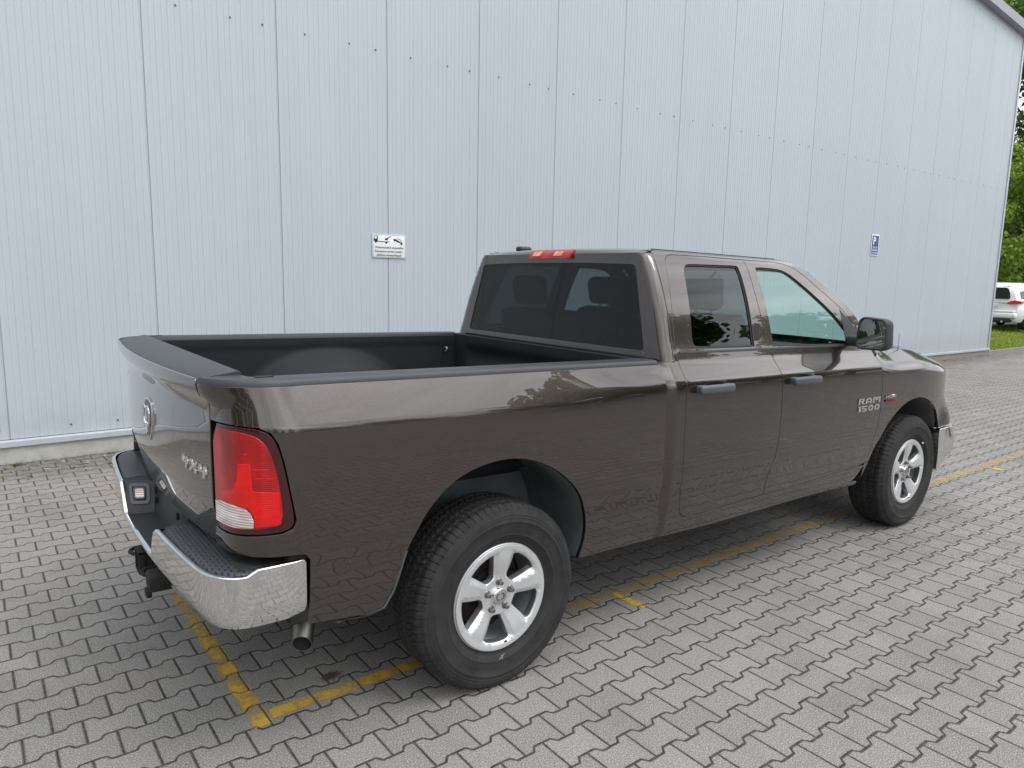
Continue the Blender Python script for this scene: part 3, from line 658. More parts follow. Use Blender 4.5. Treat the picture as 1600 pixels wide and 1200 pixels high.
m=MB(); m.box((.05,-.55,1.53),(-.02+.15,.55,1.565),.02); m.build('roof_spoiler','white_paint',wg)
# small weeds along the foot of the wall
rnd=random.Random(77); wd0=None
def weed_mesh():
    m=MB()
    for k in range(26):
        a=rnd.random()*6.28; l=.018+.035*rnd.random(); up=.25+rnd.random()*.9; w_=.003+.003*rnd.random()
        d=Vector((math.cos(a),math.sin(a),up)).normalized(); s_=Vector((-math.sin(a),math.cos(a),0))
        p=Vector((rnd.gauss(0,.012),rnd.gauss(0,.007),0)); m.add([p-s_*w_*.4,p+d*l*.55-s_*w_,p+d*l+Vector((0,0,-l*.15)),p+d*l*.55+s_*w_,p+s_*w_*.4],[(0,1,2,3,4)],False)
    return m
WL=['small weed tuft at the foot of the hall, near the left picture edge','low weed tuft at the foot of the hall, just left of the truck tailgate']
for i,(u,v) in enumerate([(-1.45,4.22),(-.72,4.24),(13.2,4.22),(13.9,4.18),(14.6,4.23),(15.3,4.2),(16.4,4.23),(17.2,4.21),(18.3,4.22),(19.2,4.2)]):
    x,y=rot(u,v)
    if wd0 is None: o=weed_mesh().build('weed_tuft','leaf'); wd0=o
    else: o=wd0.copy(); C.objects.link(o)
    o.location=(x,y,gz(u)); o.rotation_euler=(0,0,rnd.random()*6); s_=rnd.uniform(.7,1.3)*(1 if i<2 else 1.3); o.scale=(s_,s_,s_)
    tag(o,WL[i] if i<2 else 'weed tuft growing along the hall base right of the truck hood','weed','weeds along the foot of the hall')
# ------------------------------------------------------------ the pickup truck (built level in z', tipped by RAKE)
def smooth(x,a,b):
    t=min(1,max(0,(x-a)/(b-a))); return t*t*(3-2*t)
_LIP=pchip([(.60,-.045),(.755,-.030),(.80,-.019),(.86,-.006),(.892,0),(.905,.003),(.97,.005),(1.10,.005),(1.22,.002),(1.262,.003),(1.275,.012),(1.286,.028),(1.296,.036),(1.320,.041),(1.345,.043),(1.37,.043)])
def MM(s,z,off=0.):
    b=smooth(z,1.04,1.22)*(1-smooth(z,1.235,1.345)); ze=z-.04*smooth(s,.2,1.)*b
    d=_SZ(ze)-1.009
    if s<-.84: d*=1-min(1,(-.84-s)/.36)
    if s<-.98: off+=max(0,_LIP(z))*smooth(-s,1.0,1.2) if z>1.2 else 0.
    x=float(np.interp(s,PS,PP[:,0]));y=float(np.interp(s,PS,PP[:,1]));nx=float(np.interp(s,PS,PN[:,0]));ny=float(np.interp(s,PS,PN[:,1]))
    n=math.hypot(nx,ny); o=(d+off)/n
    return (x+nx*o,y+ny*o,z-RAKE*x)
def mir(f): return lambda s,z,off=0.:(lambda p:(p[0],-p[1],p[2]))(f(s,z,off))
def rk(m):
    m.v=[(x,y,z-RAKE*x) for x,y,z in m.v]; return m
truck=empty('pickup_truck',(0,0,0),0,'muddy brown-grey crew pickup truck with open bed and chrome rear bumper, parked along the hall','pickup')
truck['label']='metallic grey-brown pickup truck with an open black bed and chrome step bumper'
def sp_(name,poly,mat,mapf=MM,parents=None,label=None,**k):
    """the same panel on the right and, mirrored, on the left; returns both"""
    r=panel(name,poly,mapf,mat,(parents or (truck,truck))[0],**k)
    l=panel(name,poly,mir(mapf),mat,(parents or (truck,truck))[1],flip=True,**k)
    return r,l
LB=[(-1.222,.838),(-1.133,.838),(-1.028,.847),(-.92,.855),(-.888,.868),(-.877,.896),(-.893,.993),(-.908,1.083),(-.926,1.152),(-.948,1.188),(-.988,1.205),(-1.061,1.209),(-1.222,1.206)]
RA=[(.428,.470),(.445,.582),(.436,.67),(.408,.745),(.365,.815),(.298,.878),(.215,.935),(.115,.978),(.01,.998),(-.08,.996),(-.196,.974),(-.296,.925),(-.391,.836),(-.462,.698),(-.500,.58),(-.551,.475)]
RAs=chaikin(RA,2,False)
bed=[(-1.222,.775)]+[(-1.15,.775),(-.90,.775),(-.848,.770),(-.830,.745),(-.829,.60),(-.838,.515),(-.828,.500),(-.60,.474)]+RAs[::-1]+[(.927,.468),(.935,.572),(.915,.63),(.917,.75),(.915,.94),(.912,1.19),(.921,1.333)]+[(-1.222,1.333)]+LB[::-1]
sp_('bedside_panel',bed,'paint',step=.032,depth=.03,rows=(.755,1.185,1.2,1.21,1.3,1.315))
# tail lamps
LO=[(-1.218,.843),(-1.133,.843),(-1.028,.852),(-.925,.860),(-.893,.872),(-.882,.897),(-.898,.993),(-.913,1.083),(-.931,1.15),(-.952,1.183),(-.99,1.200),(-1.061,1.204),(-1.218,1.201)]
lo=lambda a:(lambda s,z,off=0.:MM(s,z,off+a))
base=sp_('tail_lamp',chaikin(LO,1),'lens_dark_red',lo(-.002),step=.03,gap=0.)
inn=[(-1.206,.866),(-1.13,.862),(-1.03,.870),(-.945,.882),(-.920,.893),(-.925,.99),(-.940,1.083),(-.957,1.135),(-.978,1.165),(-1.01,1.182),(-1.08,1.190),(-1.206,1.188)]
inn=chaikin(inn,1)
sp_('lens',inn,'lens_red',lo(.0025),base,step=.025,gap=0.,depth=.008)
sp_('brake_lens',[(-1.006,.880),(-1.008,.917),(-1.030,.944),(-1.092,.949),(-1.150,.960),(-1.150,.982),(-1.093,.990),(-1.068,1.03),(-1.060,1.085),(-1.018,1.088),(-1.012,.999),(-.930,.995),(-.928,.890)],'lens_red_bright',lo(.0032),base,step=.025,gap=0.,depth=.003)
sp_('reverse_lens',[(-1.205,.868),(-1.098,.869),(-1.013,.876),(-1.012,.900),(-1.020,.922),(-1.040,.938),(-1.092,.943),(-1.150,.944),(-1.205,.936)],'lens_white',lo(.0036),base,step=.022,gap=0.,depth=.003)
def mapbox(m,s0,s1,z0,z1,o0,o1,bev=0.,f=MM,left=False,mi=0):
    t=MB(); t.box((s0,z0,o0),(s1,z1,o1),bev); vs=[f(*v) for v in t.v]
    if left: vs=[(x,-y,z) for x,y,z in vs]
    m.add(vs,t.f,bev>0,mi)
for i,bp_ in enumerate(base):
    for a,b,c,d in((-1.035,-.968,1.118,1.124),(-1.005,-.958,1.070,1.074),(-1.0,-.945,1.040,1.044)):
        m=MB(); mapbox(m,a,b,c,d,.003,.0042,left=i==1); m.build('bulb_reflector','lens_red_bright',bp_)
# ---------------- cab shell
DS=[(1.830,1.868),(1.822,1.75),(1.816,1.677),(1.813,1.547),(1.822,1.44),(1.829,1.373),(1.852,1.29),(1.863,1.20),(1.866,1.08),(1.866,.98),(1.858,.86),(1.842,.777),(1.815,.70),(1.797,.65),(1.800,.566)]
DL=[(1.150,.547),(1.110,.556),(1.086,.582),(1.069,.63),(1.061,.767),(1.053,.959),(1.053,1.135),(1.058,1.25),(1.054,1.31),(1.049,1.373),(1.058,1.45),(1.074,1.54),(1.117,1.718),(1.138,1.80),(1.152,1.838),(1.180,1.858),(1.222,1.866),(1.488,1.869)]
DF=[(2.120,1.869),(2.215,1.862),(2.305,1.840),(2.390,1.794),(2.472,1.738),(2.674,1.612),(2.800,1.505),(2.895,1.405),(2.928,1.368),(2.942,1.316),(2.970,1.255),(2.986,1.195),(2.991,1.10),(2.987,.95),(2.976,.87),(2.947,.773),(2.936,.70),(2.925,.652),(2.895,.612),(2.81,.600)]
WR=[(1.222,1.396),(1.198,1.412),(1.191,1.440),(1.252,1.746),(1.268,1.795),(1.290,1.816),(1.317,1.823),(1.728,1.832),(1.742,1.826),(1.746,1.805),(1.745,1.762),(1.704,1.405),(1.696,1.394)]
WF=[(1.896,1.392),(1.879,1.405),(1.877,1.43),(1.887,1.634),(1.900,1.818),(1.914,1.832),(2.107,1.830),(2.180,1.820),(2.246,1.793),(2.406,1.692),(2.563,1.585),(2.650,1.510),(2.765,1.400),(2.750,1.380),(2.64,1.380)]
rear_door=DL+DS+[(1.145,.547)]
front_door=[(p[0],p[1]) for p in DS[::-1]]+[(1.83,1.869)]+DF+[(2.28,.580),(1.80,.566)]
def clean(p):
    o=[]
    for q in p:
        if not o or math.hypot(q[0]-o[-1][0],q[1]-o[-1][1])>.004: o.append(q)
    if math.hypot(o[0][0]-o[-1][0],o[0][1]-o[-1][1])<.004: o.pop()
    return o
rear_door=clean(rear_door); front_door=clean(front_door)
XRr=lambda z:.978+(z-1.36)*.085
zts=pchip([(1.0,1.886),(1.10,1.888),(2.10,1.889),(2.20,1.888),(2.272,1.883),(2.383,1.852),(2.565,1.745),(2.771,1.616),(2.873,1.517),(3.02,1.372),(3.06,1.33)])
ob=[(.937,.468),(1.36,.462),(2.14,.475),(2.75,.478),(2.83,.525),(2.895,.600)]+[(2.81,.600),(2.28,.580),(1.80,.566),(1.145,.547)]+DL+[(1.83,1.869)]+DF[:9]
ob+=[(2.965,1.362),(3.02,1.372)]+[(s,zts(s)) for s in (2.95,2.873,2.771,2.66,2.565,2.47,2.383,2.33,2.272,2.2,2.1,1.8,1.4,1.10)]+[(1.078,1.882),(XRr(1.8)+.055,1.80),(XRr(1.6)+.055,1.60),(XRr(1.42)+.055,1.42),(1.028,1.375),(1.026,1.350),(.99,1.342),(.930,1.336),(.922,1.19),(.925,.94),(.927,.75),(.925,.63),(.944,.572)]
ob=clean(ob)
def CSf(s,z,off=0.):
    return MM(s,z,off-.030*(1-smooth(s,.918,1.0))**2*(1-smooth(z,1.33,1.37)))
sp_('cab_side_frame',ob,'paint',CSf,step=.028,depth=.055,gap=.0015,bstep=.015,rows=(.755,1.185,1.21,1.24,1.265))
rd=sp_('rear_door',rear_door,'paint',step=.032,gap=.003,depth=.025,holes=[chaikin(WR,1)],hdepth=.014,rows=(.755,1.225,1.24,1.25,1.36))
fd=sp_('front_door',front_door,'paint',step=.032,gap=.003,depth=.025,holes=[chaikin(WF,1)],hdepth=.014,rows=(.755,1.225,1.24,1.25,1.36))
# window glass, rubber channel, door handles, inner trim
for (dr,W_,gl,hs_) in((rd,WR,'glass_privacy',(1.122,1.388)),(fd,WF,'glass_clear',(1.930,2.200))):
    Wc=chaikin(W_,1)
    sp_('window_seal',Wc,'rubber_seal',lo(-.007),dr,holes=[offset(ccw(Wc),-.010)],step=.05,bstep=.02,gap=-.004,depth=.012,hdepth=.010)
    sp_('window',offset(ccw(Wc),-.004),gl,lo(-.013),dr,step=.05,gap=0.,depth=0,hdepth=0)
    a,b=hs_
    for i,d_ in enumerate(dr):
        m=MB(); mapbox(m,a,b,1.186,1.230,.014,.044,.016,left=i==1); mapbox(m,a+.006,a+.055,1.190,1.228,-.004,.02,.006,left=i==1); mapbox(m,b-.055,b-.006,1.190,1.228,-.004,.02,.006,left=i==1); h_=m.build('door_handle','grey_plastic',d_)
        m=MB(); mapbox(m,a+.09,b-.03,1.205,1.244,.0005,.004,.0015,left=i==1); m.build('handle_recess','black_gloss',h_)
        pass
# belt mouldings
for dr,a,b in((rd,1.075,1.818),(fd,1.838,2.915)):
    for i,d_ in enumerate(dr):
        m=MB(); mapbox(m,a,b,1.378,1.389,-.004,.0030,.001,left=i==1); m.build('belt_moulding','black_plastic',d_)
# mirror sail (black triangle)
sp_('mirror_sail',[(2.655,1.392),(2.90,1.392),(2.88,1.42),(2.66,1.60)],'black_plastic',lo(.0015),fd,step=.05,gap=0.,depth=.004)
for i in (0,1):      # dark jambs behind the door gaps
    m=MB(); f=(lambda s,z,o:MM(s,z,o)) 
    for a,b,z0,z1 in((1.03,1.11,.56,1.36),(1.80,1.90,.57,1.37),(2.93,3.02,.62,1.36)):
        m.grid([[f(s,z,-.028) for s in (a,b)] for z in np.linspace(z0,z1,9)])
    m.grid([[f(s,z,-.028) for s in np.linspace(1.1,2.9,14)] for z in (.53,.64)])
    m.grid([[f(s,z,-.026) for z in np.linspace(1.36,1.87,8)] for s in (1.785,1.86)])
    m.grid([[f(s,1.885-dz,-.028) for s in np.linspace(1.12,2.18,10)] for dz in (0,.045)])
    m.grid([[f(s+dz*.8,zts(s+.02)-.035-dz*.5,-.028) for s in np.linspace(2.2,2.93,10)] for dz in (-.03,.02)])
    m.build('door_jamb','under_black',truck,flipy=i==1)
# rear wall of the cab with the glass opening; q runs round the corner radius
def RW(q,z,off=0.):
    q=-q; W=_SZ(z)-.003; r=.055; fl=W-r; a=abs(q); sg=1 if q>=0 else -1
    if a<=fl: x=XRr(z)-off; y=a; x-=.0
    else:
        th=min((a-fl)/r,math.pi/2+.2); x=XRr(z)+r-(r+off)*math.cos(th); y=fl+(r+off)*math.sin(th)
    return (x,sg*y,z-RAKE*x)
def qmax(z): return _SZ(z)-.003-.055+.055*math.pi/2
GB=[(.778,1.380),(.787,1.392),(.672,1.795),(.658,1.810)]
gpoly=[(-a,b) for a,b in GB][::-1]; gpoly=[(-.770,1.380)]+[( .770,1.380),(.783,1.392),(.674,1.792),(.655,1.808)]+[(.3,1.816),(-.3,1.816)]+[(-.655,1.808),(-.674,1.792),(-.783,1.392)]
zz=[1.20,1.30,1.40,1.5,1.6,1.7,1.8,1.85,1.866]
cbk=[(qmax(z),z) for z in zz]+[(-qmax(z),z) for z in zz[::-1]]
panel('cab_back_panel',cbk,RW,'paint',truck,holes=[gpoly],step=.03,gap=0.,depth=.0,hdepth=.012)
rwl=lambda a:(lambda q,z,off=0.:RW(q,z,off+a))
gs=panel('rear_window',offset(ccw(gpoly),-.0015),rwl(-.004),'glass_privacy',truck,step=.08,gap=0.,depth=0,hdepth=0)
panel('window_seal',offset(ccw(gpoly),-.0005),rwl(-.003),'rubber_seal',gs,holes=[offset(ccw(gpoly),-.011)],step=.08,bstep=.03,gap=0,depth=.004,hdepth=.006)
panel('window_ledge',[(-.785,1.352),(.785,1.352),(.782,1.372),(-.782,1.372)],rwl(.002),'paint',truck,step=.06,gap=0.,depth=.01)
# roof
def roof_rows():
    R_=[];n=33
    qs=[-1+2*i/(n-1) for i in range(n)]
    def cross(x,bow,ze,zc,we): return [(x+bow*(1-t*t),t*we,(ze+(zc-ze)*(1-abs(t)**2.6))) for t in qs]
    row=[]
    for t in qs:
        p=RW(-t*qmax(1.862),1.862); row.append((p[0],p[1],1.862))
    R_.append(row)
    for x,zc,ze in((1.034,1.876,1.863),(1.055,1.889,1.872),(1.09,1.897,1.880),(1.15,1.904,1.889),(1.3,1.911,1.891),(1.5,1.915,1.892),(1.8,1.916,1.892),(2.0,1.913,1.891),(2.15,1.907,1.889),(2.25,1.896,1.884),(2.33,1.881,1.868),(2.40,1.862,1.845),(2.45,1.845,1.816)):
        we=_SZ(min(ze,zts(x)))-.010 if x>1.10 else {1.034:.690,1.055:.706,1.09:.708}[x]; bow=.11*smooth(x,1.9,2.45)
        R_.append(cross(x,bow,ze,zc,we))
    return R_
m=MB(); m.grid(roof_rows()); rf=rk(m).build('roof','paint',truck)
# drip line beside the roof
for sg in(1,-1):
    m=MB(); m.tube([(s,sg*(MM(s,zts(s)-.002)[1]+.006),zts(s)+.001) for s in [1.11+.06*i for i in range(19)]],.0022,6); rk(m).build('roof_drip_moulding','rubber_seal',truck)
# third brake lamp
m=MB()
def RB(y,h): # on the rear roof edge
    x=[1.008,1.013,1.022,1.036,1.052][h]; z=[1.838,1.852,1.866,1.879,1.8885][h]; return (x-.009,y,z+.002)
m.grid([[RB(-.185+.37*j/12,h) for j in range(13)] for h in range(5)]); m.grid([[RB(y,h) for h in range(5)] for y in(-.185,-.185)],False); m.add([RB(-.185,h) for h in range(5)]+[(1.06,-.185,1.84)],[tuple(range(6))]); m.add([RB(.185,h) for h in range(5)]+[(1.06,.185,1.84)],[tuple(range(6))]); m.grid([[RB(-.185,0),RB(.185,0)],[(1.05,-.185,1.838),(1.05,.185,1.838)]])
tb=rk(m).build('high_brake_lamp','lens_red',truck,sharp=40)
for c_ in(-.075,.115):
    m=MB(); m.grid([[(lambda p:(p[0]-.0025,p[1],p[2]))(RB(c_-.036+.072*j/4,h)) for j in range(5)] for h in range(1,4)]); rk(m).build('cargo_lamp_lens','lens_amber',tb)
m=MB(); m.box((1.18,.50,1.895),(1.28,.56,1.93),.02); rk(m).build('roof_antenna_base','black_plastic',truck)
# windshield, pillars to cowl
rows=[]
for s,zz_ in((2.445,1.822),(2.52,1.772),(2.60,1.722),(2.72,1.645),(2.82,1.563),(2.92,1.468),(3.0,1.385)):
    we=_SZ(zz_)-.022; bow=.11+.10*smooth(s,2.4,3.0); rows.append([(s+bow*(1-t*t),t*we,zz_+.012*(1-t*t)*(1-smooth(s,2.45,2.7))) for t in [-1+2*i/20 for i in range(21)]])
m=MB(); m.grid(rows); rk(m).build('windshield','glass_clear',truck)
for sg in(1,-1):
    m=MB(); m.grid([[(s+d,sg*(_SZ(z)-k),z) for s,z in((2.44,1.825),(2.60,1.722),(2.77,1.607),(2.88,1.505),(3.0,1.385))] for d,k in((0,.0),(.012,.018),(.004,.055),(-.05,.07))]); rk(m).build('windshield_pillar','black_plastic',truck,sharp=40)
m=MB(); m.grid([[(3.0+.21*(1-t*t)+d,t*w_,z) for t in [-1+2*i/16 for i in range(17)]] for d,z,w_ in((-.03,1.385,.90),(.06,1.352,.90),(.13,1.338,.86))]); rk(m).build('cowl','black_plastic',truck)
# ---------------- front wings, hood, nose
def FW(s,z,off=0.):
    if z<=1.195:
        off+=.060*smooth(s,3.90,4.12)*(1-smooth(z,.77,1.0))
        x,y,zz_=MM(s,z,off); return (x,y,zz_-.048*smooth(s,3.55,4.12)*smooth(z,.92,1.19))
    q=z-1.195; w_=smooth(s,2.93,3.30)
    a=MM(s,1.195+q*.62,off)
    b0=FW(s,1.195,0)
    # roll over: heading from near-vertical to near-flat
    n_=8; y=0.;h=0.;th=0.
    for i in range(n_):
        qq=q*(i+.5)/n_; th=math.radians(16+46*smooth(qq,-.005,.09)); y+=math.sin(th)*q/n_; h+=math.cos(th)*q/n_
    nx_=float(np.interp(s,PS,PN[:,0]));ny_=float(np.interp(s,PS,PN[:,1]))
    bx=b0[0]-nx_*y+nx_*off*math.cos(th); by=b0[1]-ny_*y+ny_*off*math.cos(th); bz=b0[2]+h+off*math.sin(th)
    return (a[0]*(1-w_)+bx*w_,a[1]*(1-w_)+by*w_,a[2]*(1-w_)+bz*w_)
FA=[(2.905,.515),(2.928,.58),(3.001,.725),(3.06,.80),(3.122,.865),(3.19,.912),(3.272,.955),(3.35,.985),(3.437,1.003),(3.52,1.008),(3.60,1.003),(3.70,.975),(3.777,.940),(3.86,.880),(3.915,.815),(3.955,.745)]
FAs=chaikin(FA,1,False)
fend=[(2.870,.555)]+[(2.90,.50)]+FAs+[(4.02,.752),(4.16,.765),(4.19,.90),(4.205,.98),(4.23,1.06),(4.30,1.17),(4.30,1.22),(4.16,1.33),(4.0,1.40),(3.8,1.425),(3.30,1.425),(3.02,1.405),(2.948,1.372)]+[(x_,z_) for x_,z_ in DF[9:-1]]
fend=clean([p for p in fend if p!=(2.870,.555)])
sp_('front_wing',fend,'paint',FW,step=.035,gap=.0028,depth=.03,rows=(1.19,1.205,1.22,.755))
xs=[3.02,3.15,3.3,3.5,3.7,3.9,4.05,4.18,4.30,4.38,4.44,4.475,4.49]
Hc=pchip([(3.0,1.350),(3.3,1.352),(3.7,1.350),(3.95,1.338),(4.12,1.318),(4.26,1.280),(4.36,1.235),(4.45,1.185),(4.50,1.13)])
rows=[]
for x in xs:
    W_=.775-.30*smooth(x,4.0,4.5)**1.4; r_=[]
    for i in range(41):
        t=-1+2*i/40; y=t*W_; edge=Hc(x)-.050*(1-.6*smooth(x,4.2,4.5)); k=1-smooth(abs(y),.56*W_/.775,.69*W_/.775)
        r_.append((x-(.16*abs(t)**2.2)*smooth(x,3.9,4.5)+.0,y,edge+(Hc(x)-edge)*(.22*(1-abs(t)**3)+.78*k)+.012*(k*(1-k))*4))
    rows.append(r_)
m=MB(); m.grid(rows); hd=rk(m).build('hood','paint',truck)
m=MB(); m.box((3.0,-.76,.9),(4.02,.76,1.19),.02); rk(m).build('engine_bay_shroud','under_black',truck)
sp_('headlamp',[(4.20,.915),(4.24,1.05),(4.31,1.16),(4.62,1.19),(4.64,.95),(4.50,.91)],'lens_white',lo(-.004),step=.04,gap=.003,depth=.02)
panel('grille_surround',[(4.66,.79),(5.158,.79),(5.158,1.185),(4.66,1.185)],MM,'chrome',truck,step=.06,gap=0.,depth=.02); panel('grille_surround',[(4.66,.79),(5.158,.79),(5.158,1.185),(4.66,1.185)],mir(MM),'chrome',truck,flip=True,step=.06,gap=0.,depth=.02)
for a,b,c,d in((4.72,5.10,.83,.97),(4.72,5.10,1.0,1.15)):
    sp_('grille_mesh',[(a,c),(b,c),(b,d),(a,d)],'black_plastic',lo(.006),step=.08,gap=0.,depth=.004)
FB=[(3.975,.46),(3.99,.42),(4.2,.41),(5.158,.43),(5.158,.755),(4.25,.755),(4.03,.750),(3.965,.738),(3.955,.70)]
def BMf(s,z,off=0.):
    o=.012+(.080*smooth(z,.40,.60)*(1-.25*smooth(z,.66,.76)))*smooth(s,3.95,4.08)
    x,y,_=MM(s,.9,off+o); return (x,y,z-RAKE*x)
fb=sp_('front_bumper',FB,'chrome',BMf,step=.05,gap=0.,depth=.05)
# ---------------- tailgate
def TG(s,z,off=0.):
    y=-s; x=-1.062-.053*(1-(y/.82)**2); return (x-(_LIP(z)+off),y-0.,z-RAKE*x)
tgp=[(-.757,.757),(.757,.757),(.760,.95),(.760,1.29),(.755,1.345),(-.755,1.345),(-.760,1.29),(-.760,.95)]
hole=[]
tg=panel('tailgate',tgp,TG,'paint',truck,step=.035,gap=.0,depth=.04,rows=(.892,.905,1.285,1.3,1.32,.80))
tgl=lambda a:(lambda q,z,off=0.:TG(q,z,off+a))
# lower stamping: a raised centre field with soft shoulders
panel('tailgate_handle',chaikin([(-.12,1.238),(.12,1.238),(.13,1.262),(-.13,1.262)],1),tgl(.0008),'black_gloss',tg,step=.03,gap=0,depth=.001)
def TB(m,s0,s1,z0,z1,o0,o1,bev=0.): mapbox(m,s0,s1,z0,z1,o0,o1,bev,f=TG)
GL={'R':('######.','##..###','######.','##.###.','##..###'),'A':('.#####.','###.###','##...##','#######','##...##'),'M':('#########','##.###.##','##.###.##','##..#..##','##.....##'),
 '1':('####','.###','.###','.###','.###'),'5':('#######','##.....','######.','....###','######.'),'0':('.#####.','###.###','##...##','###.###','.#####.'),'4':('##..##.','##..##.','#######','....##.','....##.'),'X':('##...##','.##.##.','..###..','.##.##.','##...##')}
def block(name,txt,s0,z0,width,height,f,mat,parent,th,left=False,slant=.12):
    cols=sum(len(GL[c][0]) for c in txt)+(len(txt)-1)*1.1; cw=width/cols; ch=height/5; m=MB(); x=0.
    for c in txt:
        g=GL[c]
        for r in range(5):
            k=0
            while k<len(g[0]):
                if g[r][k]=='#':
                    e=k
                    while e<len(g[0]) and g[r][e]=='#': e+=1
                    q=[]
                    for (cc,rr) in((k,r+1),(e,r+1),(e,r),(k,r)):
                        sx=(x+cc)*cw+slant*(5-rr)*ch; sx=width-sx if left else sx; q.append((s0+sx,z0+(5-rr)*ch))
                    vs=[f(a,b,.0008) for a,b in q]+[f(a,b,th) for a,b in q]
                    if left: vs=[(x_,-y_,z_) for x_,y_,z_ in vs]
                    m.add(vs,[(4,5,6,7),(0,1,5,4),(1,2,6,5),(2,3,7,6),(3,0,4,7)]); k=e
                else: k+=1
        x+=len(g[0])+1.1
    return m.build(name,mat,parent)
# shield emblem with a curled-horn head
SH=[(-.062,1.160),(0,1.176),(.062,1.160),(.070,1.10),(.058,1.055),(.030,1.018),(0,.994),(-.030,1.018),(-.058,1.055),(-.070,1.10)]
sh=panel('shield_emblem',chaikin(SH,1,True,(0,2,6)),tgl(.006),'chrome_badge',tg,step=.02,gap=0,depth=.008)
panel('shield_field',offset(ccw(chaikin(SH,1,True,(0,2,6))),-.009),tgl(.0068),'grey_plastic',sh,step=.02,gap=0,depth=.001)
m=MB()
def tgpoly(m,pts,o0,o1):
    n=len(pts); A=[TG(a,b,o1) for a,b in pts]; B=[TG(a,b,o0) for a,b in pts]
    m.add(A,[tuple(range(n))]); m.add(A+B,[(i,(i+1)%n,n+(i+1)%n,n+i) for i in range(n)])
tgpoly(m,[(-.012,1.135),(.012,1.135),(.016,1.09),(.010,1.03),(0,1.018),(-.010,1.03),(-.016,1.09)],.006,.014)
for sg in(1,-1):
    arc=[(sg*(.030+.024*math.cos(a)),1.100+.040*math.sin(a)) for a in np.linspace(2.4,-2.2,14)]
    for p,q in zip(arc[:-1],arc[1:]):
        w_=.0085; m.tube([TG(p[0],p[1],.011),TG(q[0],q[1],.011)],w_*.8,6)
    tgpoly(m,[(sg*.004,1.135),(sg*.030,1.147),(sg*.036,1.136),(sg*.012,1.120)][::sg],.006,.013)
m.build('horned_head','chrome_badge',sh)
def badge(name,txt,size,s0,z0,f,mat,parent,width,height=None,bold=.004,shear=.0,ex=.0028,o=.0015,left=False,sp=1.):
    v,fc=text_mesh(txt,size,ex,bold,shear,sp=sp); xs_=[p[0] for p in v]; ys_=[p[1] for p in v]; k=width/(max(xs_)-min(xs_)); kh=(height/(max(ys_)-min(ys_))) if height else k
    m=MB(); w0=width
    vs=[f(s0+((p[0]-min(xs_))*k if not left else w0-(p[0]-min(xs_))*k),z0+(p[1]-min(ys_))*kh,o+ex+p[2]) for p in v]
    if left: vs=[(x,-y,z) for x,y,z in vs]
    m.add(vs,fc); return m.build(name,mat,parent)
block('four_by_four_badge','4X4',.472,.992,.250,.046,TG,'chrome_badge',tg,.005,False,.35)
for i,d_ in enumerate(fd):
    block('name_badge','RAM',2.692,1.018,.272,.036,MM,'chrome_badge',d_,.005,i==1)
    block('number_badge','1500',2.690,.970,.270,.036,MM,'chrome_badge',d_,.005,i==1)
for i in (0,1):
    badge('engine_badge','HEMI',.03,3.036,1.034,MM,'chrome_badge',truck,.135,.022,bold=.001,ex=.003,left=i==1)
    badge('engine_badge_text','5.7 LITER',.02,3.038,1.010,MM,'red_badge',truck,.150,.017,bold=.001,ex=.003,left=i==1)
# tailgate cap and bed rail caps
rows=[]
for i in range(49):
    y=-.79+1.58*i/48; xo=-1.062-.053*(1-(y/.82)**2)-.0405; xi=-.972
    e=1-.0*abs(y)
    pr=[]
    for t,z in((.004,1.331),(.006,1.341),(.012,1.347),(.038,1.355),(.09,1.362)): pr.append((xo-.004+t,y,z))
    pr+= [(xi-.012,y,1.368),(xi-.003,y,1.366),(xi,y,1.358),(xi,y,1.30)]
    rows.append(pr)
m=MB(); m.grid(rows); n_=len(rows[0])
for r in(rows[0],rows[-1]): m.add(r,[tuple(range(n_))])
rk(m).build('tailgate_cap','cap_plastic',tg,sharp=40)
m=MB(); m.box((-1.03,-.752,.80),(-.980,.752,1.34),.008); rk(m).build('inner_skin','bed_liner',tg)
for i in (0,1):
    rows=[]
    for s in [-1.222,-1.20,-1.17,-1.14,-1.11,-1.08,-1.05,-1.02,-.99,-.96,-.93,-.90]+[-.86+.098*k for k in range(19)]:
        s=min(s,.915)
        f=lambda o_:(lambda p:(p[0],p[1],p[2]+RAKE*p[0]))(MM(s,1.333,o_))
        a=f(-.003);b=f(-.004);c=f(-.012)
        ix=max(a[0],-.960) if s<-.9 else a[0]
        iy=-.835 if s>-1.02 else -.835+.045*smooth(-s,1.02,1.2)
        if s<-1.05: ix=max(ix,-.960)
        r=[(a[0],a[1],1.331),(b[0],b[1],1.343),(c[0],c[1],1.352)]
        inner=(ix,iy)
        for t in(.3,.6,.9): r.append((c[0]+(inner[0]-c[0])*t,c[1]+(inner[1]-c[1])*t,1.355))
        r+=[(inner[0],inner[1],1.350),(inner[0],inner[1]+.006,1.335),(inner[0],inner[1]+.006,1.300),(inner[0],inner[1]-.02,1.295)]
        rows.append(r)
    m=MB(); m.grid(rows); m.add(rows[-1],[tuple(range(len(rows[-1])))]); m.add(rows[0],[tuple(range(len(rows[0])))])
    rc=rk(m).build('bed_rail_cap','cap_plastic',truck,flipy=i==1,sharp=40)
    m=MB(); m.box((-.952,-.875,1.3555),(-.892,-.850,1.3575)); rk(m).build('stake_pocket','rubber_seal',rc,flipy=i==1)
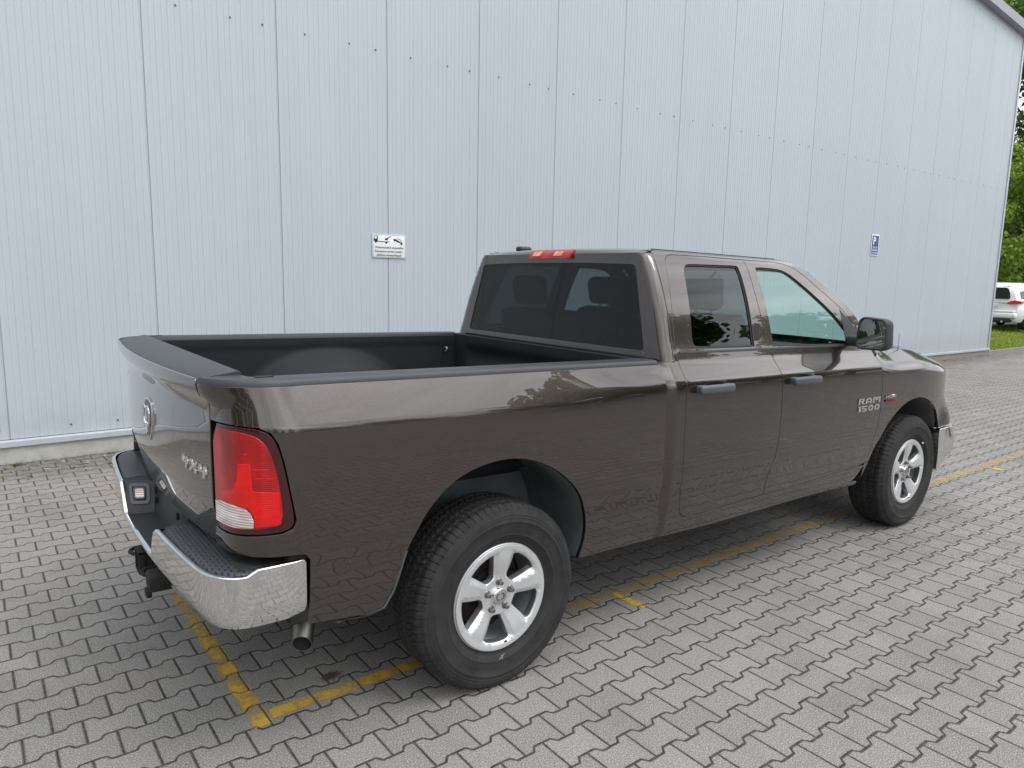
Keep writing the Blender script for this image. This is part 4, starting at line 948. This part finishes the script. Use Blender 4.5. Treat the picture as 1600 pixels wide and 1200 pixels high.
# bed: floor, inner sides with wheelhouse arches, front wall
m=MB(); m.box((-1.0,-.585,.80),(.90,.585,.845)); m.box((-1.0,-.80,.80),(-.62,-.586,.844)); m.box((-1.0,.586,.80),(-.62,.80,.844)); m.box((.62,-.80,.80),(.90,-.586,.844)); m.box((.62,.586,.80),(.90,.80,.844))
for k in range(12): m.box((-.98,-.565+k*.098,.845),(.87,-.565+k*.098+.05,.857),.004)
rk(m).build('bed_floor','bed_liner',truck)
for i in (0,1):
    rows=[]
    def arch(x):
        t=abs((x-.0)/.56); return 0 if t>=1 else (1-t**2.3)**.62
    xs2=np.linspace(-1.0,.885,70)
    for z in np.linspace(.845,1.335,34):
        r=[]
        for x in xs2:
            top=.86+.415*arch(x); k=1-smooth(z,top-.15,top+.01) if arch(x)>0 else 0
            y=-.815+.15*k*smooth(arch(x),0,.6)
            y+=.006*smooth(z,1.27,1.30)
            r.append((float(x),y,float(z)))
        rows.append(r)
    m=MB(); m.grid(rows); rk(m).build('bed_inner_side','bed_liner',truck,flipy=i==1)
    m=MB(); m.tube([(.80,-.80,1.26),(.80,-.775,1.26),(.80,-.775,1.235),(.80,-.80,1.235)],.007,8); rk(m).build('tie_down_hook','steel',truck,flipy=i==1)
m=MB(); rows=[]
for z in np.linspace(.845,1.345,22):
    rows.append([(.885+.028*smooth(z,1.16,1.20)*(1-smooth(z,1.25,1.29))*smooth(.70-abs(y),0,.06) ,float(y),float(z)) for y in np.linspace(-.82,.82,60)])
m.grid(rows); m.grid([[(.885,y,1.345),(.90,y,1.350),(.930,y,1.348),(.936,y,1.335),(.936,y,1.2)] for y in(-.86,.86)]); rk(m).build('bed_front_wall','bed_liner',truck,sharp=50)
# ---------------- rear step bumper
BP=[(-1.205+.0625*y*y,-y,) for y in np.linspace(0,.80,41)]+bez((-1.165,-.80),(-1.158,-.90),(-1.135,-1.003),(-1.03,-1.010),16)[1:]+[(-1.03+.0001,-1.010),(-1.0,-1.0105),(-.96,-1.011),(-.90,-1.010),(-.852,-1.006),(-.845,-1.000)]
BP=[tuple(map(float,p)) for p in BP]
def _arc(P_,n):
    P_=np.array(P_);d=np.r_[0,np.cumsum(np.hypot(*np.diff(P_,axis=0).T))];t=np.linspace(0,d[-1],n);Q=np.stack([np.interp(t,d,P_[:,0]),np.interp(t,d,P_[:,1])],1)
    for _ in range(60): Q[1:-1]=.25*Q[:-2]+.5*Q[1:-1]+.25*Q[2:]
    return [tuple(map(float,q)) for q in Q]
fine=_arc(BP,220)
def bnorm(i,P_):
    a=P_[max(0,i-1)];b=P_[min(len(P_)-1,i+1)];dx,dy=b[0]-a[0],b[1]-a[1];l=math.hypot(dx,dy);return (dy/l,-dx/l)
def bt(x,y):
    a=abs(y); z=.733
    if x>-1.10: z+=.020*smooth(x,-1.045,-1.0)
    if a<.392: z-=.128*(1-smooth(a,.285,.392) if a>.285 else 1)
    return z
_fp=np.array(fine); _ft=np.r_[0,np.cumsum(np.hypot(*np.diff(_fp,axis=0).T))]; _fg=np.gradient(_fp,axis=0); _fg/=np.hypot(_fg[:,0],_fg[:,1])[:,None]; _fn=np.stack([_fg[:,1],-_fg[:,0]],1); _fn*=np.sign(_fn[0,0]*-1)
_fn[0]=(-1,0); _FL=_ft[-1]
def CH(t,z,off=0.):
    a=abs(t); o=off-.0045*((.700-z)/.10)**2*.6-.030*smooth(.600-z,0,.085)
    x=float(np.interp(a,_ft,_fp[:,0]));y=float(np.interp(a,_ft,_fp[:,1]));nx=float(np.interp(a,_ft,_fn[:,0]));ny=float(np.interp(a,_ft,_fn[:,1]));n=math.hypot(nx,ny)
    X_,Y_=x+nx/n*o,y+ny/n*o
    return (X_,Y_ if t>=0 else -Y_,z-RAKE*X_)
def _ct(t): return bt(float(np.interp(abs(t),_ft,_fp[:,0])),float(np.interp(abs(t),_ft,_fp[:,1])))
def _cb(t): return .517+.035*smooth(abs(t),.5,1.0)
tt=sorted(set([-_FL+.0,_FL]+[round(x_,4) for x_ in np.linspace(-_FL+.01,_FL-.01,150)]+[sg_*v_ for sg_ in(-1,1) for v_ in(.285,.392)]))
tt=[t_ for i_,t_ in enumerate(tt) if i_==0 or t_-tt[i_-1]>.003]
cpoly=[(t_,_cb(t_)+(.012 if abs(t_)>_FL-.002 else 0)) for t_ in tt]+[(t_,_ct(t_)-(.008 if abs(t_)>_FL-.002 else 0)-.004) for t_ in tt[::-1]]
bb=panel('rear_bumper',cpoly,CH,'chrome',truck,step=.03,bstep=.02,gap=0.,depth=.016,edge=.0055,es=.022)
for i in (0,1):
    # step pad
    rows=[]
    for k,p in enumerate(fine):
        if abs(p[1])<.40: continue
        n_=bnorm(k,fine); o=(p[0]-n_[0]*.0,p[1]); n_=n_ if n_[0]*-1+n_[1]*-1>0 else (-n_[0],-n_[1])
        a=(p[0]-n_[0]*.022,p[1]-n_[1]*.022); zt=bt(*p)-.006
        inner=(-1.045,max(a[1],-.93)) if p[0]<-1.06 else (min(max(a[0],-1.045),-.86),-.93)
        if p[0]<-1.06: inner=(-1.045,min(a[1],-.40)) if a[1]>-.90 else (-1.045+.05*smooth(-a[1],.90,.99),-.90)
        q=lambda t:(a[0]+(inner[0]-a[0])*t,a[1]+(inner[1]-a[1])*t)
        rows.append([(*a,zt-.004),(*q(.04),zt+.002)]+[(*q(t),.735+.004*min(1,t*3)) for t in(.12,.3,.5,.7,.9,1.)]+[(*q(1.0),.60)])
    m=MB(); m.grid(rows); m.add(rows[0],[tuple(range(len(rows[0])))]); rk(m).build('step_pad','step_pad',bb,flipy=i==1,sharp=50)
    # plate recess: side wall with the licence lamp, half of floor and back
    A,B,C_,D=(-1.178,-.392,.731),(-1.058,-.318,.731),(-1.078,-.262,.600),(-1.180,-.282,.600)
    m=MB(); 
    def quad(m,a,b,c,d,n=8):
        L_=lambda p,q,t:tuple(p[k]+(q[k]-p[k])*t for k in range(3))
        m.grid([[L_(L_(a,b,u/n),L_(d,c,u/n),v/n) for u in range(n+1)] for v in range(n+1)])
    quad(m,A,B,C_,D); quad(m,D,C_,(-1.078,.0,.600),(-1.192,0,.602)); quad(m,B,(-1.058,-.0,.735),(-1.078,0,.600),C_)
    quad(m,(-1.178,-.392,.731),(-1.178,-.405,.737),(-1.045,-.405,.739),(-1.058,-.318,.731),2)
    rk(m).build('plate_recess','black_plastic',bb,flipy=i==1,sharp=30)
    m=MB()
    LP=lambda u,v,o:tuple(((A[k]*(1-u)+B[k]*u)*(1-v)+(D[k]*(1-u)+C_[k]*u)*v)+(0.,.030*o/.030 if k==1 else 0.,0)[k>1 and 2 or 0]*0 for k in range(3))
    ax=Vector(B)-Vector(A); ay=Vector(D)-Vector(A); nn=ax.cross(ay).normalized(); nn=nn if nn.y>0 else -nn
    def LQ(u,v,o): p=Vector(A)*(1-u)*(1-v)+Vector(B)*u*(1-v)+Vector(D)*(1-u)*v+Vector(C_)*u*v; return p+nn*o
    def ring(m,u0,u1,v0,v1,o0,o1,w_,r=.12):
        o_=chaikin([(u0,v0),(u1,v0),(u1,v1),(u0,v1)],0); cc=[]
        def rr(u0,u1,v0,v1,r):
            out=[]
            for cu,cv,a0 in((u1-r,v1-r,0),(u0+r,v1-r,90),(u0+r,v0+r,180),(u1-r,v0+r,270)):
                for k in range(5): a=math.radians(a0+k*22.5); out.append((cu+r*math.cos(a),cv+r*math.sin(a)))
            return out
        o1_=rr(u0,u1,v0,v1,r); i1_=rr(u0+w_,u1-w_,v0+w_,v1-w_,max(.02,r-w_*.6))
        R4=[[LQ(*p,o0) for p in o1_],[LQ(*p,o1) for p in o1_],[LQ(*p,o1) for p in i1_],[LQ(*p,o0) for p in i1_]]
        m.grid(R4,False,close=True); return i1_
    ring(m,.16,.84,.10,.74,.000,.006,.10); bz=rk(m).build('lamp_bezel','grey_plastic',bb,flipy=i==1)
    m=MB(); ring(m,.30,.70,.22,.60,.004,.010,.05,.08); rk(m).build('lamp_frame','black_gloss',bz,flipy=i==1)
    m=MB(); m.grid([[LQ(.34+.32*a/4,.26+.30*b/4,.008) for a in range(5)] for b in range(5)]); rk(m).build('licence_lamp_lens','lens_white',bz,flipy=i==1)
    m=MB(); 
    for z in(.70,.655): m.box((-1.0815,-.22,z),(-1.070,-.205,z+.028))
    rk(m).build('bracket_slot','rubber_seal',bb,flipy=i==1)
m=MB(); m.box((-1.05,-.96,.60),(-.86,.96,.745),.01); m.box((-.90,-.985,.52),(-.835,.985,.77),.01); rk(m).build('bumper_backing','under_black',truck)
# hitch receiver, safety-chain loops, exhaust
m=MB(); m.box((-1.19,-.034,.445),(-.95,.034,.455)); m.box((-1.19,-.034,.505),(-.95,.034,.515)); m.box((-1.19,-.040,.44),(-.95,-.030,.52)); m.box((-1.19,.030,.44),(-.95,.040,.52)); m.box((-1.20,-.048,.432),(-1.175,.048,.442),.002); m.box((-1.20,-.048,.518),(-1.175,.048,.528),.002); m.box((-1.20,-.048,.432),(-1.175,-.038,.528),.002); m.box((-1.20,.038,.432),(-1.175,.048,.528),.002)
m.tube([(-1.02,-.55,.50),(-1.02,.55,.50)],.035,12); rk(m).build('hitch_receiver','under_black',truck,sharp=40)
for y in(-.135,.135):
    m=MB(); m.tube([(-1.10,y,.47)]+[(-1.13-.045*math.cos(a)-.03,y+.045*math.sin(a),.475) for a in np.linspace(math.pi,-math.pi,13)][1:],.0085,8); rk(m).build('safety_chain_loop','under_black',truck)
m=MB(); m.box((-1.20,-.27,.435),(-1.06,-.175,.505),.012); m.box((-1.21,-.25,.41),(-1.19,-.195,.44),.005); rk(m).build('trailer_socket','under_black',truck)
m=MB(); rr=[]
pts=[(-.45,-.58,.53),(-.62,-.64,.52),(-.70,-.68,.485),(-.750,-.72,.42),(-.785,-.765,.318)]
pts=[Vector(p) for p in pts]; m.tube(pts,.0385,20,cap=False); m2=MB(); m2.tube(pts,.0350,20,cap=False)
a=(pts[-1]-pts[-2]).normalized()
cs=Vector((-.5,-.85,0)).normalized(); n20=20
for mm_ in (m,m2):
    for j in range(4*n20,5*n20):
        p=Vector(mm_.v[j]); t_=(p-pts[-1]).dot(cs); mm_.v[j]=tuple(p-a*(.022+t_*.75))
m.add(m.v[4*n20:5*n20]+m2.v[4*n20:5*n20],[(j,(j+1)%n20,n20+(j+1)%n20,n20+j) for j in range(n20)])
ex=m.build('exhaust_pipe','steel',truck)
m2.build('dark_lining','under_black',ex)  # inner tube is black where the outer pipe is steel
# ---------------- wheel arch liners
def liner(curve,f,y1,name):
    for i in(0,1):
        rows=[]
        for d,y in((-.018,None),(-.03,None)): rows.append([f(s,z,d) for s,z in curve])
        cx=sum(p[0] for p in curve)/len(curve)
        for y in np.linspace(-.93,y1,7): rows.append([(f(s,z,0)[0],float(y),f(s,z,0)[2]+.006) for s,z in curve])
        m=MB(); m.grid(rows); n=len(curve); m.add(rows[-1],[tuple(range(n))]); m.build(name,'liner_grey',truck,flipy=i==1,sharp=60)
liner(RAs,MM,-.57,'rear_wheel_liner'); liner(FAs,MM,-.48,'front_wheel_liner')
# stone guard behind the rear arch / drip edge
for i in(0,1):
    m=MB(); m.tube([MM(s,z,-.004) for s,z in ((-.462,.70),(-.485,.62),(-.505,.55),(-.535,.485),(-.60,.470),(-.72,.476))],.0065,6); m.build('arch_edge_trim','grey_plastic',truck,flipy=i==1)
    m=MB(); mapbox(m,2.72,2.90,.455,.485,-.06,-.01,.01,left=False); m.build('sill_end_cap','grey_plastic',truck,flipy=i==1)
# ---------------- wheels
def wheel_mesh():
    R_,Wd=.402,.265
    prof=[(.226,-.088),(.233,-.106),(.242,-.112),(.247,-.113),(.250,-.1175),(.270,-.1250),(.2715,-.1268),(.273,-.1262),(.285,-.1290),(.300,-.1312),(.325,-.1325),(.3275,-.1345),(.331,-.1345),(.334,-.1322),(.344,-.1316),(.3455,-.1328),(.347,-.1314),(.356,-.1302),(.3575,-.1312),(.359,-.1296),(.366,-.1275),(.378,-.1220)]
    tread=[]
    nt=62
    for k in range(nt+1):
        t=-1+2*k/nt; y=t*.113; r=R_-.0035*abs(t)**2-.016*max(0,(abs(t)-.80)/.20)**2.0; tread.append((r,y))
    full=prof+tread+[(r,-y) for r,y in prof[::-1]]
    n=720; vs=[]
    for j,(r0,y) in enumerate(full):
        row=[]
        for k in range(n):
            th=2*math.pi*k/n; r=r0; c=k*R_*2*math.pi/n
            ay=abs(y)
            if len(prof)<=j<len(prof)+len(tread):
                g=0.
                zz_=.0045*math.sin(c/.034*2*math.pi)
                for gy in(-.066,-.023,.023,.066):
                    dd=abs(y-gy-zz_*(1 if gy<0 else -1)); g=max(g,1-smooth(dd,.0028,.0058))
                # lateral slots
                if ay>.070: 
                    ph=((c+ (0 if y<0 else .012)+.10*(ay-.07))%.0335); g=max(g,.62*(1-smooth(abs(ph-.0167),.0012,.0034)))
                elif ay>.027: 
                    ph=((c+.5*(ay-.027)+(0.012 if y<0 else 0))%.0265); g=max(g,.8*(1-smooth(abs(ph-.013),.0012,.0032))*smooth(ay,.027,.032))
                else:
                    ph=((c+.35*y)%.0265); g=max(g,.55*(1-smooth(abs(ph-.013),.001,.003))*(smooth(ay,.004,.009)))
                r-=.0085*g
            elif .360<r0<.380:
                ph=((c+(0 if y<0 else .012)+.10*(ay-.07))%.0335); r-=.003*(1-smooth(abs(ph-.0167),.002,.0045))*(1 if r0>.37 else .5)
            z=r*math.sin(th); x=r*math.cos(th); yy=y
            if z<-.300:   # the tyre sags where it stands
                k_=smooth(-z,.30,.39); yy=y*(1+.05*k_*(1 if ay>.1 else .3)); z=max(z,-.3915)
            row.append((x,yy,z))
        vs.append(row)
    return vs
def hub_map(x,z,off=0.):
    r=math.hypot(x,z); lip=.003*smooth(r,.20,.215)
    h=.022-.026*smooth(r,.04,.19)-lip      # towards -y is outward
    th=math.atan2(z,x); k=(th-math.radians(84.5))/(2*math.pi/5); dth=(k-round(k))*2*math.pi/5; t=abs(r*math.sin(dth))
    if .075<r<.2: h+=(.013*min(1,max(0,(t-(.014+.12*(r-.07)))/.022)))*smooth(r,.075,.10)*(1-smooth(r,.185,.205))
    if r<.075: h+=.004*(1-smooth(r,.036,.040))*0
    return (x,-.112+h-off,z)
def wins(rot_):
    W_=[]
    for k in range(5):
        c=rot_+2*math.pi*(k+.5)/5
        def pt(r,side):
            hw=.031+.019*smooth(r,.07,.2); a=math.pi/5-math.asin(min(.9,hw/r)); return (r*math.cos(c+side*a),r*math.sin(c+side*a))
        rr_=[.086,.10,.12,.14,.16,.18,.190]
        p=[pt(r,1) for r in rr_]; 
        a0=math.pi/5-math.asin(.050/.196); p+=[(.197*math.cos(c+a0*t),.197*math.sin(c+a0*t)) for t in(.75,.4,0,-.4,-.75)]
        p+=[pt(r,-1) for r in rr_[::-1]]; p+=[(.080*math.cos(c),.080*math.sin(c))]
        W_.append(p)
    return W_
wheels=[]
def make_wheel():
    w_=empty('wheel'); 
    m=MB(); m.grid(wheel_mesh(),True,close=True); ty=m.build('tyre','tyre',w_,sharp=38)
    disk=[(.2245*math.cos(2*math.pi*i/90),.2245*math.sin(2*math.pi*i/90)) for i in range(90)]
    # hub_map has outward -y with (x,z) ccw seen from outside -> a x b = -y
    rim=panel('rim',disk,hub_map,'alloy',w_,holes=[chaikin(p,1) for p in wins(math.radians(84.5))],step=.011,bstep=.008,gap=0.,depth=.012,hdepth=.032,edge=.0022,es=.002)
    rim.parent=w_
    m=MB(); m.revolve([(.2245,-.110),(.229,-.1125),(.2325,-.110),(.2335,-.104),(.230,-.098)],72,'y'); m.revolve([(.212,-.098),(.207,-.06),(.200,0.),(.196,.06),(.205,.11)],72,'y'); m.build('rim_barrel','alloy_inner',rim,sharp=40)
    m=MB(); m.revolve([(0,-.02),(.09,-.02),(.09,-.005),(.165,-.005),(.165,.015),(0,.015)],48,'y'); m.build('brake_disc','rust',w_,sharp=40)
    m=MB(); m.box((.06,-.035,-.05),(.155,.035,.06),.015); m.build('brake_caliper','under_black',w_)
    m=MB(); m.revolve([(.20,.03),(.0,.03)],40,'y'); m.build('backing_plate','under_black',w_)
    m=MB(); m.revolve([(.036,-.085),(.036,-.101),(.033,-.105),(.026,-.107),(.0,-.108)],32,'y'); cap=m.build('center_cap','chrome_badge',rim,sharp=50)
    m=MB()
    for sg in(1,-1):
        for a0,a1 in zip(np.linspace(2.3,-2.,8)[:-1],np.linspace(2.3,-2.,8)[1:]):
            m.tube([(sg*(.010+.009*math.cos(a)),-.1085,.002+.014*math.sin(a)) for a in(a0,a1)],.0026,5)
    m.build('cap_emblem','grey_plastic',cap)
    for k in range(5):
        a=math.radians(84.5+72*k+4); x,z=.062*math.cos(a),.062*math.sin(a)
        m=MB(); m.revolve([(.0135,-.080),(.0135,-.097),(.0105,-.098),(.0105,-.112),(.008,-.1155),(0,-.116)],6,'y',(x,0,z),smooth=False); m.revolve([(.0165,-.088),(.0150,-.0945),(.0,-.095)],16,'y',(x,0,z)); m.build('wheel_nut','steel',rim)
    m=MB(); m.tube([(.02,-.108,-.207),(.024,-.122,-.196)],.0042,8); m.build('tyre_valve','black_plastic',rim)
    return w_
w0=make_wheel(); w0.parent=truck
def cp(o,par):
    c_=o.copy(); C.objects.link(c_); c_.parent=par
    for ch in o.children: cp(ch,c_)
    return c_
# Blender children depth: wheel is a part of the truck, tyre/rim/... its sub-parts
spots=[((0,-.845,.392),0,0),((3.569,-.853,.392),0,math.radians(-6)),((0,.845,.392),math.pi,0),((3.569,.853,.392),math.pi,0)]
allw=[w0]+[cp(w0,truck) for _ in range(3)]
for o,(l,r,sp2) in zip(allw,spots):
    o.location=l; o.rotation_euler=(0,0,r)
    if sp2:
        for ch in o.children:
            if ch.name.startswith(('rim',)): ch.rotation_euler=(0,sp2,0)
m=MB()
for a in((-.013,-.011),(.013,.011)): pass
m.tube([(-.020,-.979,.130),(.006,-.979,.150)],.0008,5); m.tube([(-.012,-.979,.150),(-.002,-.979,.128)],.0008,5); m.build('chalk_mark','chalk',truck)
m=MB(); m.revolve([(0,-.988),(.006,-.9875),(.007,-.98)],12,'y',(3.719,0,.585)); m.build('paint_dot','chalk',truck)
# ---------------- underneath
m=MB(); m.box((-1.0,-.50,.60),(4.2,-.42,.70),.01); m.build('frame_rail','under_black',truck); m=MB(); m.box((-1.0,.42,.60),(4.2,.50,.70),.01); m.build('frame_rail','under_black',truck)
m=MB(); m.tube([(0,-.74,.392),(0,.74,.392)],.045,14); m.revolve([(0,-.10),(.11,-.09),(.155,0),(.11,.09),(0,.10)],24,'y',(-.01,0,.39)); m.build('rear_axle','rust',truck)
m=MB(); m.tube([(0,0,.42),(2.2,0,.52)],.04,12); m.build('drive_shaft','rust',truck)
m=MB(); m.tube([(3.569,-.74,.392),(3.569,.74,.392)],.03,12); m.build('front_axle','rust',truck)
m=MB(); m.box((.98,-.93,.475),(2.90,.93,.60),.02); m.box((-.95,-.50,.66),(.92,.50,.80),.02); m.box((.5,-.93,.62),(.92,.93,.80),.02);m.box((-.93,-.93,.62),(-.60,.93,.80),.02); m.box((4.0,-.7,.45),(4.4,.7,.8),.02); rk(m).build('underbody','under_black',truck)
m=MB(); m.tube([(.55,-.35,.50),(1.35,-.35,.50)],.11,16); m.build('muffler','steel',truck)
for y in(-.58,.58):
    m=MB(); m.tube([(-.62,y,.56),(-.3,y,.47),(0,y,.44),(.35,y,.47),(.75,y,.58)],.022,6); m.build('leaf_spring','under_black',truck)
# ---------------- cabin
m=MB(); m.box((1.02,-.86,.60),(2.98,.86,.66)); m.box((1.03,-.90,.6),(2.95,-.865,1.365),.01); m.box((1.03,.865,.6),(2.95,.90,1.365),.01); m.box((1.045,-.70,.6),(1.07,.70,1.33)); rk(m).build('cabin_trim','dash',truck)
m=MB(); rws=roof_rows()[4:-1]; m.grid([[(x,y*.985,z-.035) for x,y,z in r] for r in rws]); rk(m).build('headliner','cloth_light',truck)
def seat(x,y,w_,label=None,hr=True):
    s_=empty('front_seat' if hr else 'rear_bench'); s_.parent=truck; s_.location=(x,y,0)
    m=MB(); m.box((-.05,-w_/2,.86),(.48,w_/2,1.02),.06); rk(m).build('cushion','cloth',s_)
    m=MB(); M_=Matrix.Translation((0,0,.95))@Matrix.Rotation(math.radians(-14),4,'Y'); m.box((-.10,-w_/2,.0),(.05,w_/2,.58),.05,M_); rk(m).build('backrest','cloth',s_)
    ys=[0] if hr else [-w_*.30,w_*.30]
    for yy in ys:
        m=MB(); M_=Matrix.Translation((-.175,yy,1.55))@Matrix.Rotation(math.radians(-10),4,'Y'); m.box((-.05,-.14,-.02),(.055,.14,.17),.05,M_); h_=rk(m).build('headrest','cloth',s_)
        m=MB()
        for q in(-.06,.06): m.tube([(-.155,yy+q,1.48),(-.17,yy+q,1.56)],.007,8)
        rk(m).build('headrest_post','chrome_badge',h_)
    return s_
seat(2.05,-.42,.54); seat(2.05,.42,.54); seat(1.40,0,1.45,hr=False)
m=MB(); m.box((1.95,-.13,.85),(2.40,.13,1.12),.05); rk(m).build('centre_console','dash',truck)
m=MB(); rws=[]
for t in [-1+2*i/24 for i in range(25)]:
    y=t*.86; rws.append([(3.10,y,1.345),(2.90,y,1.335),(2.78,y,1.325+.02*math.exp(-((y-.40)/.22)**2)),(2.72,y,1.29),(2.70,y,1.20),(2.76,y,1.08),(2.85,y,.9)])
m.grid(rws); db=rk(m).build('dashboard','dash',truck,sharp=50)
for y in (-.70,.72):
    m=MB(); m.box((2.695,y-.05,1.20),(2.72,y+.05,1.29),.01); rk(m).build('air_vent','black_gloss',db)
m=MB(); m.box((2.69,-.16,1.06),(2.72,.14,1.28),.01); rk(m).build('centre_stack','black_gloss',db)
m=MB(); c0=Vector((2.52,.42,1.24)); n=Vector((-.9,0,.42)).normalized(); a=Vector((0,1,0)); b=n.cross(a)
pp=[c0+(a*math.cos(t)+b*math.sin(t))*.19 for t in [2*math.pi*k/32 for k in range(33)]]
m.tube(pp,.014,8,cap=False); m.tube([c0+a*.18,c0-a*.18],.014,6); m.tube([c0,c0-b*.18 if b.z>0 else c0+b*.18],.014,6); m.tube([c0,c0-n*.2],.035,10); rk(m).build('steering_wheel','black_plastic',truck)
m=MB(); m.box((2.44,-.13,1.70),(2.465,.13,1.775),.012); m.tube([(2.47,0,1.77),(2.53,0,1.82)],.01,6); im=rk(m).build('interior_mirror','black_plastic',truck)
m=MB(); m.box((2.4385,-.12,1.708),(2.4395,.12,1.767)); rk(m).build('interior_mirror_glass','mirror_glass',im)
# ---------------- door mirrors
for i,d_ in enumerate(fd):
    m=MB()
    F_=lambda u,v,d:(2.605+u*.012+d,-1.015-u*.158-.0*d,1.375+v*.178)   # u outboard, v up, d forward
    def outl(k,d,sh=0.):
        o=[]
        for cu,cv,a0 in((1-k,1-k,0),(k,1-k*.8,90),(k*.7,k,180),(1-k*.8,k,270)):
            for q in range(5):
                a_=math.radians(a0+22.5*q); o.append((cu+(k-sh)*math.cos(a_),cv+(k-sh)*math.sin(a_)))
        return o
    base_=outl(.2,0)
    def ringm(sc_,d,cz=0.): return [F_(.5+(u-.5)*sc_,.5+(v-.5)*sc_+cz,d) for u,v in base_]
    m.grid([ringm(.93,.006),ringm(.97,-.004),ringm(1.03,0.),ringm(1.07,.02),ringm(1.07,.05),ringm(1.0,.09),ringm(.82,.12),ringm(.5,.135),ringm(.05,.14)],True,close=True)
    ml=rk(m).build('door_mirror','black_plastic',d_,flipy=i==1)
    m=MB(); r0=ringm(.93,.004); m.add(r0,[tuple(range(len(r0)))]); rk(m).build('mirror_glass','mirror_glass',ml,flipy=i==1)
    m=MB(); m.box((2.615,-1.04,1.385),(2.70,-.925,1.445),.02); rk(m).build('mirror_arm','black_plastic',ml,flipy=i==1)
# antenna on the right wing
m=MB(); m.revolve([(.022,-.012),(.020,.0),(.013,.012),(.009,.035),(.0045,.04),(.003,.05)],14,'z',(3.527,-.835,1.262)); m.tube([(3.527,-.835,1.30),(3.524,-.835,1.35)],.0022,6); rk(m).build('antenna','black_plastic',truck)
m=MB(); m.tube([(3.527,-.835,1.33),(3.520,-.835,1.44)],.0013,6); rk(m).build('antenna_mast','steel',truck)
